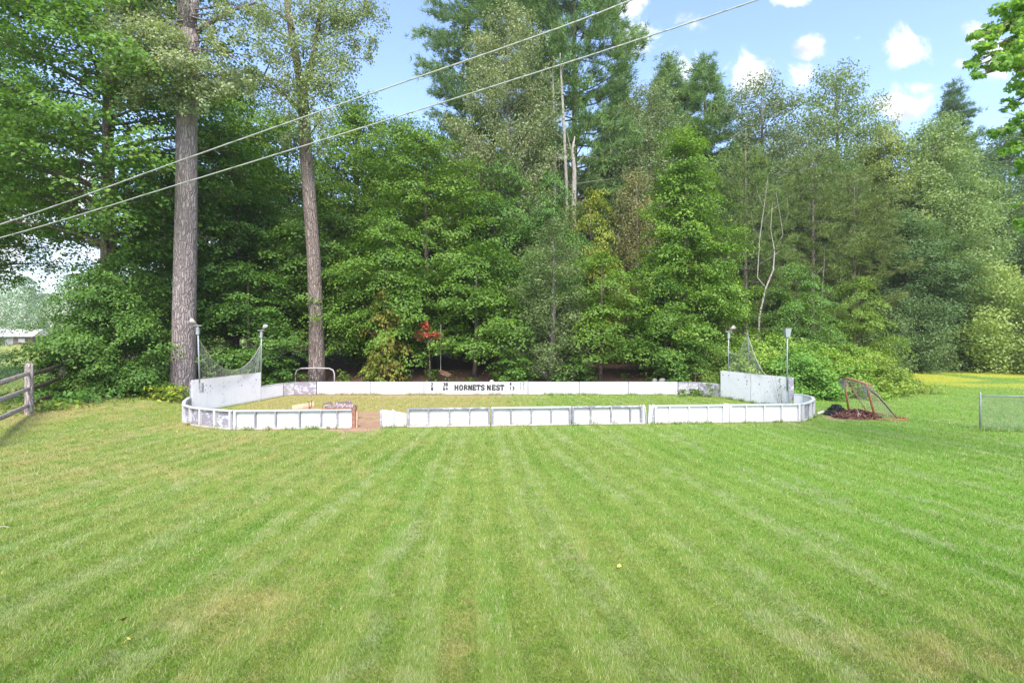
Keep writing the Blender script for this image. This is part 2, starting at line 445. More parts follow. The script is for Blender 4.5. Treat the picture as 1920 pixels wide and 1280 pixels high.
    m3 = t.nodes.new('ShaderNodeMapRange'); L(n3.outputs['Fac'], m3.inputs[0]); m3.inputs[1].default_value = .35; m3.inputs[2].default_value = .65; m3.inputs[3].default_value = .52; m3.inputs[4].default_value = 1.0
    cs = t.nodes.new('ShaderNodeMix'); cs.data_type = 'RGBA'; cs.blend_type = 'MULTIPLY'; cs.inputs[0].default_value = 1; cs.inputs[6].default_value = CLOUD
    L(m3.outputs[0], cs.inputs[7]); L(cs.outputs[2], mx.inputs[7])
    L(mx.outputs[2], bg.inputs[0]); bg.inputs[1].default_value = SKY_STR
    L(bg.outputs[0], out.inputs[0])


SUN_EL = math.radians(52)
SUN_AZ = math.radians(180 - 4)       # clockwise from +Y: straight behind the camera
SUN_ROT = SUN_AZ
SKY_STR = 0.15
SKY_TINT = (.92, .90, 1.0, 1)
CLOUD = (3.9, 3.95, 4.1, 1)
build_world()
sd = bpy.data.lights.new('sun', 'SUN'); sd.energy = 2.1; sd.angle = math.radians(24); sd.color = (1.0, 0.95, 0.87)
so = bpy.data.objects.new('sun', sd); COL.objects.link(so)
dirv = Vector((math.sin(SUN_AZ) * math.cos(SUN_EL), math.cos(SUN_AZ) * math.cos(SUN_EL), math.sin(SUN_EL)))
so.rotation_euler = dirv.to_track_quat('Z', 'Y').to_euler()
so.location = dirv * 60

# ------------------------------------------------------------------ camera
cd = bpy.data.cameras.new('camera'); cam = bpy.data.objects.new('camera', cd); COL.objects.link(cam)
cd.sensor_width = 36; cd.lens = F / 1920 * 36; cd.clip_end = 3000; cd.clip_start = 0.05
cam.location = (0, 0, CAMH); cam.rotation_euler = (PI / 2, 0, 0); cd.shift_y = (HOR - 640) / 1920
S.camera = cam
S.view_settings.view_transform = 'Standard'; S.view_settings.look = 'None'
S.view_settings.exposure = 1.56; S.view_settings.gamma = 1
S.cycles.max_bounces = 7; S.cycles.diffuse_bounces = 5; S.cycles.transmission_bounces = 4; S.cycles.transparent_max_bounces = 4
S.cycles.caustics_reflective = False; S.cycles.caustics_refractive = False
S.cycles.use_denoising = True; S.cycles.denoiser = 'OPENIMAGEDENOISE'; S.cycles.denoising_input_passes = 'RGB_ALBEDO_NORMAL'
S.cycles.volume_bounces = 0; S.cycles.sample_clamp_indirect = 4.0

# ------------------------------------------------------------------ ground masks
def masks(x, y):
    x = np.asarray(x, float); y = np.asarray(y, float)
    wob = 1.1 * (vnoise(x, y, 2.6, 11) - 0.5)
    # edge of the woods as a function of x
    edge = np.interp(x, [-60, -30, -21, -18, -15.5, -13.2, -12.2, -11.0, 8, 9.2, 11, 14, 19, 22, 30, 60],
                     [60, 40, 27.0, 22.8, 23.6, 23.2, 22.0, 25.75, 25.75, 24.9, 24.6, 25.0, 27, 38, 41, 46])
    soil = sm(-0.35, 0.45, y - edge + wob * np.where((x > -11.5) & (x < 9.5), 0.15, 1))
    soil = soil * (1 - sm(0, -3, x + 19.0 + np.maximum(y - 24, 0) * .72))
    soil = soil * sm(120, 90, y)
    gapx = -5.0
    dirt = np.exp(-(((x - gapx) / 1.0) ** 2 + ((y - 17.6) / 1.3) ** 2)) * 1.1
    dirt = np.maximum(dirt, 0.95 * np.exp(-(((x + 7.6) / 1.7) ** 2 + ((y - 19.3) / 0.7) ** 2)))
    dirt = np.maximum(dirt, 0.9 * np.exp(-(((x + 5.3) / 1.6) ** 2 + ((y - 19.6) / 0.9) ** 2)))
    dirt = np.maximum(dirt, 0.75 * np.exp(-((y - (16.75 + (x + 8.7) * 0.085)) / 0.16) ** 2) * sm(-9.2, -8.6, x) * sm(-3.4, -4.0, x))
    dirt = np.maximum(dirt, 0.8 * np.exp(-((y - 25.3) / 0.22) ** 2) * sm(-11, -10, x) * sm(2.0, -1, x))
    dirt = np.maximum(dirt, 0.7 * np.exp(-(((x - 11.9) / 1.2) ** 2 + ((y - 19.0) / 0.8) ** 2)))
    inside = sm(-11.6, -10.4, x) * sm(10.8, 9.6, x) * sm(16.9, 17.4, y) * sm(26, 25.4, y)
    dry = 0.23 * sm(0.0, -9.0, x) * sm(6, 13, y) + 0.24 * sm(3, -3, x)
    dry = dry + 0.6 * np.exp(-(((x - 4.3) / 1.3) ** 2 + ((y - 5.3) / 0.8) ** 2)) + 0.4 * np.exp(-(((x + 0.5) / .35) ** 2 + ((y - 5.4) / 0.9) ** 2)) + 0.35 * np.exp(-(((x - 1.0) / .8) ** 2 + ((y - 7.6) / 0.9) ** 2)) + 0.3 * np.exp(-(((x + 3.2) / .9) ** 2 + ((y - 6.0) / 0.5) ** 2)) + inside * (0.24 + 0.22 * sm(3, -2, x))
    dry = np.maximum(dry, 0.9 * sm(-13, -16, x) * np.exp(-((y - 18.5) / 3.5) ** 2))
    lush = sm(0.5, 7.5, x) * (1 - inside) * sm(5.2, 7.0, y) + inside * 0.25 + 0.85 * sm(-18.5, -20, x) * sm(60, 40, y)
    yel = 0.95 * sm(27, 31, y) * sm(46, 42, y) * sm(20.5, 24, x) * sm(0.30, 0.62, vnoise(x, y, 2.2, 5) + 0.15)
    yel = np.maximum(yel, 0.35 * sm(-22, -40, x) * sm(45, 60, y))
    s = np.interp(x, [-9, -3, -1.3, 0, 1, 2.2, 8], [.17, .10, -.05, -.10, -.20, -.2, -.30])
    u = x - s * (y - 9)
    return dict(soil=soil, dirt=dirt, dry=np.clip(dry, 0, 1), lush=np.clip(lush, 0, 1), yellow=yel, stripe=u)


def axis(lo, hi, step, far):
    a = list(np.arange(lo, hi + 1e-6, step)); d = step; v = hi
    up = []
    while v < far: d *= 1.35; v += d; up.append(v)
    d = step; v = lo; dn = []
    while v > -far: d *= 1.35; v -= d; dn.append(v)
    return np.array(dn[::-1] + a + up)


def build_ground():
    xs = axis(-30, 34, 0.2, 420); ys = axis(1, 46, 0.2, 420)
    X, Y = np.meshgrid(xs, ys)
    x = X.ravel(); y = Y.ravel()
    V = np.stack([x, y, gh(x, y)], 1)
    nx, ny = len(xs), len(ys)
    i = (np.arange(ny - 1)[:, None] * nx + np.arange(nx - 1)[None]).ravel()
    me = mesh_arrays('ground', V, np.stack([i, i + 1, i + nx + 1, i + nx], 1), True)
    for k, a in masks(x, y).items(): fattr(me, k, a)
    tag(link('ground', me, MAT['ground']), kind='structure')


build_ground()


def build_grass(n=680000):
    r = np.random.default_rng(3)
    q = r.uniform(72, 760, n); px = r.uniform(-1180, 1180, n) * np.where(r.random(n) < .24, 1.5, 1.0)
    Y = CAMH * F / q; X = px / F * Y
    keep = (Y < 42)
    # weeds along the feet of the boards and round the posts
    lines = [((-9.4, 25.5), (8.0, 25.5), 2600), ((-8.7, 16.70), (-5.4, 16.95), 700), ((-4.2, 17.15), (9.8, 18.15), 1500), ((8.1, 25.4), (9.6, 24.4), 500),
             ((9.6, 24.35), (10.9, 21.1), 900), ((-10.8, 17.6), (-9.0, 16.8), 500), ((-16.9, 18.0), (-16.0, 17.9), 350), ((10.2, 18.4), (11.1, 19.4), 300), ((14.3, 16.5), (17, 16.2), 500), ((12.3, 18.6), (14.2, 19.6), 300)]
    Xw = []; Yw = []
    for (a, b, k) in lines:
        t = r.random(k); c = (vnoise(t * 40, t * 3, 1.0, 9) > 0.45)
        t = t[c]
        Xw.append(a[0] + (b[0] - a[0]) * t + r.normal(0, .035, len(t))); Yw.append(a[1] + (b[1] - a[1]) * t + r.normal(0, .035, len(t)))
    Xw = np.concatenate(Xw); Yw = np.concatenate(Yw)
    X = np.concatenate([X[keep], Xw]); Y = np.concatenate([Y[keep], Yw])
    weed = np.zeros(len(X), bool); weed[-len(Xw):] = True
    mk = masks(X, Y)
    ok = (r.random(len(X)) > np.clip(mk['soil'] * 1.3, 0, 1)) & (r.random(len(X)) > np.clip(mk['dirt'] * 1.25, 0, 1))
    ok |= weed
    X, Y, weed = X[ok], Y[ok], weed[ok]
    mk = {k: a[ok] for k, a in mk.items()}
    n = len(X)
    H = r.uniform(.028, .06, n) * (1 + 0.25 * (Y > 12)); H[weed] = r.uniform(.05, .20, weed.sum())
    W = r.uniform(.0042, .0075, n) * np.clip(Y / 5.5, 1, 4.5); W[weed] = .02
    az = r.uniform(0, 2 * PI, n); lean = r.uniform(0.1, 0.9, n); la = r.uniform(0, 2 * PI, n)
    # the mower lays alternate stripes over in opposite directions
    sgn = np.sign(np.sin(mk['stripe'] * 2 * PI / .66))
    lx = np.cos(la) * lean; ly = np.sin(la) * lean + 0.35 * sgn
    Z = gh(X, Y) - 0.003
    B = np.stack([X, Y, Z], 1); s = np.stack([np.cos(az), np.sin(az), np.zeros(n)], 1) * (W / 2)[:, None]
    T = B + np.stack([lx * H, ly * H, H], 1)
    V = np.stack([B - s, B + s, T], 1).reshape(-1, 3)
    me = mesh_arrays('grass', V, np.arange(3 * n).reshape(-1, 3))
    for k, a in mk.items():
        if k in ('soil', 'dirt'): a = a * 0
        fattr(me, k, np.repeat(a, 3))
    tag(link('grass', me, MAT['blade']), 'short mown lawn grass in pale and dark green stripes', 'grass', kind='stuff')


build_grass()

# ------------------------------------------------------------------ foliage
def nrm(a): return a / (np.linalg.norm(a, axis=1, keepdims=True) + 1e-9)


def leaves(C, Nn, size, rng, aspect=0.72, fold=0.18, droop=0.25):
    n = len(C)
    Nn = nrm(Nn)
    a = rng.normal(size=(n, 3)); a = nrm(a - Nn * np.sum(a * Nn, 1)[:, None])
    a = nrm(a + np.array([0, 0, -droop]))
    b = nrm(np.cross(Nn, a))
    s = (size * np.ones(n))[:, None]
    base = C - a * s * .5; tip = C + a * s * .5
    mid = C - a * s * .06
    lf = mid + b * s * aspect * .5 + Nn * s * fold; rt = mid - b * s * aspect * .5 + Nn * s * fold
    V = np.stack([base, rt, tip, lf], 1).reshape(-1, 3)
    i = np.arange(n) * 4
    Fc = np.stack([np.stack([i, i + 1, i + 2], 1), np.stack([i, i + 2, i + 3], 1)], 1).reshape(-1, 3)
    return V, Fc


def lobed(C, Nn, size, rng, droop=0.5):
    n = len(C)
    Nn = nrm(Nn)
    a = rng.normal(size=(n, 3)); a = nrm(a - Nn * np.sum(a * Nn, 1)[:, None]); a = nrm(a + np.array([0, 0, -droop]))
    b = nrm(np.cross(Nn, a)); s = (size * np.ones(n))[:, None]
    pts = [(-.5, 0), (-.28, .30), (-.02, .52), (.02, .20), (.30, .34), (.28, .12), (.55, 0), (.28, -.12), (.30, -.34), (.02, -.20), (-.02, -.52), (-.28, -.30)]
    L = [C]
    for (p, q) in pts: L.append(C + a * s * p + b * s * q + Nn * s * (0.12 * abs(q) - 0.10 * p * p))
    V = np.stack(L, 1).reshape(-1, 3); k = len(pts) + 1
    i = np.arange(n)[:, None] * k
    tri = np.array([(0, j + 1, (j + 1) % len(pts) + 1) for j in range(len(pts))])
    Fc = (i[:, :, None] + tri[None]).reshape(-1, 3)
    return V, Fc


def needles(C, D, L, W, rng):
    n = len(C)
    D = nrm(D); a = nrm(np.cross(D, rng.normal(size=(n, 3))))
    L = (L * np.ones(n))[:, None]; W = (W * np.ones(n))[:, None]
    V = np.stack([C - a * W * .5, C + a * W * .5, C + D * L], 1).reshape(-1, 3)
    return V, np.arange(3 * n).reshape(-1, 3)


def cat(parts):
    Vs = []; Fs = []; o = 0
    for (V, f) in parts: Vs.append(V); Fs.append(f + o); o += len(V)
    return np.concatenate(Vs), np.concatenate(Fs)


def prof_of(kind):
    xs = [0, .12, .3, .55, .75, .9, 1]
    return {'maple': (xs, [.70, .95, 1.0, .86, .62, .36, .08]), 'cone': (xs, [.9, 1.0, .88, .66, .42, .2, .03]), 'oval': (xs, [.55, .8, 1, .98, .8, .52, .12]),
            'column': (xs, [.6, .85, 1, 1, .85, .55, .15]), 'dome': (xs, [.95, 1, .97, .84, .62, .4, .1])}[kind]


def trunk_pts(H, rng, bend=0.02, n=9):
    ph = rng.uniform(0, 6.28); pts = []
    for i in range(n):
        t = i / (n - 1)
        pts.append(Vector((math.cos(ph) * bend * H * math.sin(t * 2.6), math.sin(ph) * bend * H * math.sin(t * 2.1), t * H)))
    return pts


def along(pts, z):
    for a, b in zip(pts, pts[1:]):
        if a.z <= z <= b.z: return a.lerp(b, (z - a.z) / (b.z - a.z + 1e-9))
    return pts[-1].copy()


def make_broadleaf(seed, H, R, z0, nb, leaf, lpp, prof='maple', pad=1.0, flat=0.13, rise=0.35, open_=0.0, tr=None, kind='pad', norm_up=1.0, padmul=1.0):
    """(trunk mesh builder, crown verts, crown faces): leaves set in layered pads on rising branches"""
    rng = np.random.default_rng(seed)
    tp = trunk_pts(H * .93, rng)
    tr = tr or max(.06, H * .016)
    mb = MB()
    rad = [tr * (1.25 if i == 0 else 1) * (1 - .93 * (i / (len(tp) - 1)) ** 1.1) + .012 for i in range(len(tp))]
    mb.tube(tp, rad, 8)
    xs, ys = prof_of(prof)
    PC = []; PA = []; PR = []
    for i in range(nb):
        t = (i + rng.uniform(.1, .9)) / nb
        h = z0 + (H - z0) * t
        reach = R * np.interp(t, xs, ys) * rng.uniform(.68, 1.14)
        az = i * 2.39996 + rng.uniform(-.4, .4)
        d = Vector((math.cos(az), math.sin(az), 0)); side = Vector((-d.y, d.x, 0))
        st = along(tp, max(.15 * H if z0 > .15 * H else z0 * .6, h - reach * rise * 1.5))
        en = Vector((st.x, st.y, 0)) + d * reach; en.z = h - .05 * reach
        ctl = st.lerp(en, .5) + Vector((0, 0, reach * .16))
        path = [st.lerp(ctl, f).lerp(ctl.lerp(en, f), f) for f in (0, .25, .5, .75, 1)]
        br = max(.012, tr * .34 * (reach / R) * (1.1 - t))
        mb.tube(path, [br, br * .8, br * .6, br * .4, br * .2], 4, False)
        npd = max(1, int(round(reach / (pad * .85) * padmul)))
        for k in range(npd):
            f = (.34 + .66 * (k + rng.uniform(.2, 1)) / npd) if npd > 1 else .9
            if rng.random() < open_: continue
            p = st.lerp(ctl, f).lerp(ctl.lerp(en, f), f)
            off = side * float(rng.normal(0, .34 * pad * (.6 + f))) + Vector((0, 0, float(rng.normal(0, .20 * pad))))
            c = p + off
            PC.append(c); PA.append((d.x, d.y)); PR.append(pad * rng.uniform(.6, 1.15))
            if rng.random() < .5: mb.tube([p, c], [br * .35, br * .12], 3, False)
    # leader
    for k in range(3):
        PC.append(tp[-1] + Vector((rng.normal(0, .2 * pad), rng.normal(0, .2 * pad), (H * .07) * (k / 2.0)))); PA.append((1, 0)); PR.append(pad * (.62 - .14 * k))
    PC = np.array([tuple(p) for p in PC]); PA = np.array(PA); PR = np.array(PR)
    n = len(PC)
    cnt = np.maximum(8, (lpp * (PR / pad) ** 2).astype(int))
    idx = np.repeat(np.arange(n), cnt); N = len(idx)
    c = PC[idx]; r = PR[idx]; d2 = PA[idx]
    th = rng.uniform(0, 2 * PI, N); rho = np.sqrt(rng.random(N)) * (1 + .18 * np.sin(3 * th + idx))
    if kind == 'pad':
        lx = np.cos(th) * rho * r * 1.22; ly = np.sin(th) * rho * r * .86
        z = -.30 * rho ** 2 * r + rng.normal(0, flat, N) * r + np.repeat(rng.normal(-.12, .28, n), cnt) * lx + np.repeat(rng.normal(0, .25, n), cnt) * ly
        ox = d2[:, 0] * lx - d2[:, 1] * ly; oy = d2[:, 1] * lx + d2[:, 0] * ly
        C = c + np.stack([ox, oy, z], 1)
        Nn = np.stack([ox / r * .55 + d2[:, 0] * .35, oy / r * .55 + d2[:, 1] * .35, np.full(N, norm_up)], 1) + rng.normal(0, .42, (N, 3))
    else:
        g = nrm(rng.normal(size=(N, 3))) * (rng.random(N) ** .45)[:, None]
        C = c + g * r[:, None] * np.array([1.05, 1.05, .72])
        Nn = g * .8 + np.array([0, 0, .55 * norm_up]) + rng.normal(0, .6, (N, 3))
    V, Fc = leaves(C, Nn, leaf * rng.uniform(.65, 1.2, N), rng)
    return mb, V, Fc


def make_pine(seed, H, R, z0, whorl=.85, per=5, tuft=12, nl=.34, nw=.032, prof='cone', up=.18, tr=None, gap=.15, tufts=1.0, plume=1.3, pw=.34):
    rng = np.random.default_rng(seed)
    tp = trunk_pts(H, rng, .006); tr = tr or H * .013
    mb = MB(); mb.tube(tp, [tr * (1 - .95 * i / 8) + .015 for i in range(9)], 8)
    xs, ys = prof_of(prof); C = []; D = []
    z = z0; k = 0
    while z < H - .2:
        t = (z - z0) / (H - z0); k += 1
        for j in range(per):
            if rng.random() < gap: continue
            reach = R * np.interp(t, xs, ys) * rng.uniform(.6, 1.2)
            az = j * 2 * PI / per + k * .7 + rng.uniform(-.35, .35); d = Vector((math.cos(az), math.sin(az), 0)); sd_ = Vector((-d.y, d.x, 0))
            st = along(tp, z); en = st + d * reach + Vector((0, 0, reach * up * rng.uniform(.4, 1.6) + t * reach * .25))
            ctl = st + d * reach * .5 + Vector((0, 0, -reach * .06))
            path = [st.lerp(ctl, f).lerp(ctl.lerp(en, f), f) for f in (0, .33, .66, 1)]
            br = max(.012, tr * .25 * (1 - t)); mb.tube(path, [br, br * .75, br * .5, br * .2], 4, False)
            m = max(4, int(reach * 9 * tufts)); npl = max(2, int(reach * plume))
            pc = []
            for q in range(npl):
                f = .32 + .68 * (q + rng.uniform(.2, 1)) / npl; w = .24 * reach * (1.2 - f)
                pc.append(st.lerp(ctl, f).lerp(ctl.lerp(en, f), f) + sd_ * float(rng.normal(0, w)) + Vector((0, 0, float(rng.normal(.03, .08)))))
            for _ in range(m):
                p = pc[int(rng.integers(0, npl))] + d * float(rng.normal(0, pw)) + sd_ * float(rng.normal(0, pw)) + Vector((0, 0, float(rng.normal(.0, pw * .36))))
                C.append(tuple(p)); D.append((d.x, d.y, .55))
        z += whorl * rng.uniform(.75, 1.3) * (1.15 - .5 * t)
    C.append(tuple(tp[-1])); D.append((0, 0, 1))
    C = np.repeat(np.array(C), tuft, 0); D = np.repeat(np.array(D), tuft, 0)
    N = len(C)
    D = D * .8 + rng.normal(0, .62, (N, 3))
    V, Fc = needles(C + rng.normal(0, .07, (N, 3)), D, nl * rng.uniform(.6, 1.2, N), nw, rng)
    return mb, V, Fc


PROTO = {}


def proto(name, maker, leafmat, barkmat, **kw):
    mb, V, Fc = maker(**kw)
    tm = bpy.data.meshes.new(name + '_trunk'); tm.from_pydata([tuple(v) for v in mb.v], [], mb.f); tm.update()
    tm.polygons.foreach_set('use_smooth', [True] * len(tm.polygons)); tm.materials.append(MAT[barkmat])
    cm = mesh_arrays(name + '_crown', V, Fc); cm.materials.append(MAT[leafmat])
    PROTO[name] = (tm, cm, kw['H'], kw['R'], V, Fc)


proto('maple_big', make_broadleaf, 'maple', 'bark2', seed=1, H=23, R=7.0, z0=3.0, nb=120, leaf=.23, lpp=190, pad=1.35, open_=.08, tr=.42, padmul=1.25)
proto('maple_high', make_broadleaf, 'maple', 'bark2', seed=21, H=22, R=6.8, z0=6.6, nb=100, leaf=.175, lpp=220, pad=1.2, open_=.22, tr=.40, padmul=1.2, rise=.15)
proto('maple_cone', make_broadleaf, 'maple', 'bark2', seed=22, H=13.4, R=3.4, z0=1.2, nb=78, leaf=.145, lpp=320, pad=1.0, flat=.14, prof='cone', padmul=1.25)
proto('maple_mid', make_broadleaf, 'maple', 'bark2', seed=2, H=14, R=4.6, z0=1.8, nb=60, leaf=.155, lpp=380, pad=1.32, flat=.10, padmul=.95)
proto('maple_mid2', make_broadleaf, 'maple', 'bark2', seed=3, H=13, R=4.3, z0=2.2, nb=54, leaf=.155, lpp=380, pad=1.32, flat=.10, padmul=.95)
proto('maple_low', make_broadleaf, 'maple', 'bark2', seed=4, H=8.5, R=3.2, z0=1.3, nb=38, leaf=.14, lpp=330, pad=1.08, flat=.10, padmul=.95)
proto('maple_low2', make_broadleaf, 'maple', 'bark2', seed=5, H=7, R=3.0, z0=1.5, nb=30, leaf=.14, lpp=330, pad=1.08, flat=.10, padmul=.95)
proto('thicket', make_broadleaf, 'maple', 'bark2', seed=6, H=6, R=3.0, z0=.25, nb=50, leaf=.13, lpp=260, pad=.9, prof='dome', rise=.5)
proto('sapling', make_broadleaf, 'maple', 'bark2', seed=7, H=2.6, R=1.15, z0=.4, nb=16, leaf=.16, lpp=70, pad=.5)
proto('airy', make_broadleaf, 'cotton', 'bark', seed=8, H=24, R=4.6, z0=5, nb=95, leaf=.17, lpp=120, pad=.95, prof='oval', kind='ball', open_=.12, rise=.6, padmul=1.4)
proto('airy2', make_broadleaf, 'cotton', 'bark2', seed=9, H=21, R=4.4, z0=3, nb=95, leaf=.17, lpp=130, pad=.95, prof='oval', kind='ball', open_=.08, rise=.7, padmul=1.5)
proto('oak', make_broadleaf, 'oak', 'bark2', seed=10, H=20, R=5.2, z0=2.0, nb=110, padmul=1.3, leaf=.18, lpp=190, pad=1.15, prof='oval', kind='pad', flat=.24, rise=.5)
proto('oak2', make_broadleaf, 'oak', 'bark2', seed=12, H=18, R=4.6, z0=1.5, nb=105, padmul=1.4, leaf=.165, lpp=190, pad=1.0, prof='dome', kind='ball', rise=.5)
proto('willowy', make_broadleaf, 'oak', 'bark', seed=13, H=9, R=1.9, z0=.6, nb=56, leaf=.105, lpp=200, pad=.66, prof='dome', kind='ball', rise=.9)
proto('bush', make_broadleaf, 'shrub', 'bark2', seed=14, H=2.9, R=2.2, z0=.12, nb=46, leaf=.135, lpp=120, pad=.56, prof='dome', kind='pad', flat=.25, rise=.5, padmul=1.2)
proto('bush2', make_broadleaf, 'shrub', 'bark2', seed=15, H=2.5, R=2.0, z0=.1, nb=46, leaf=.12, lpp=130, pad=.5, prof='dome', kind='ball', rise=.4, padmul=1.2)
proto('bigbush', make_broadleaf, 'oak', 'bark2', seed=16, H=7, R=4.2, z0=.2, nb=80, leaf=.17, lpp=130, pad=.9, prof='dome', kind='ball', rise=.5)
proto('pine', make_pine, 'pine', 'bark2', seed=17, H=33, R=6.2, z0=7, whorl=.95, per=6, nl=.46, nw=.055, up=.12, tufts=1.7, gap=.18, prof='oval')
proto('pine2', make_pine, 'pine', 'bark2', seed=18, H=28, R=5.2, z0=4, whorl=.8, per=7, nl=.44, nw=.05, up=.3, tufts=1.9, gap=.1, prof='cone')
proto('redpine', make_pine, 'redpine', 'barkred', seed=19, H=16, R=3.4, z0=3.2, whorl=.72, per=5, nl=.32, nw=.036, prof='oval', up=.25, tufts=1.6, plume=1.6, pw=.26)
proto('spruce', make_pine, 'pine', 'bark2', seed=20, H=8, R=3.0, z0=.6, whorl=.42, per=7, nl=.16, nw=.026, up=-.22, tufts=1.5)


def tree(name, pr, x, y, label, cat, H=None, R=None, tint=(1, 1, 1), rz=0.0, group=None, dz=0.0, lean=(0, 0)):
    tm, cm, H0, R0 = PROTO[pr][:4]
    e = thing(name, label, cat, (x, y, ghs(x, y) - .05 + dz), rz, group)
    e.rotation_euler = (lean[0], lean[1], rz)
    sh = (H or H0) / H0; sr = (R or R0 * sh) / R0
    e.scale = (sr, sr, sh)
    t = link('trunk', tm, None, e)
    c = link('crown' if name not in ('bush', 'sapling') else 'foliage', cm, None, e)
    if name == 'bush': t.name = 'stems'
    c.color = (*tint, 1)
    return e


def TX(px, Y): return (px - 960) / F * Y


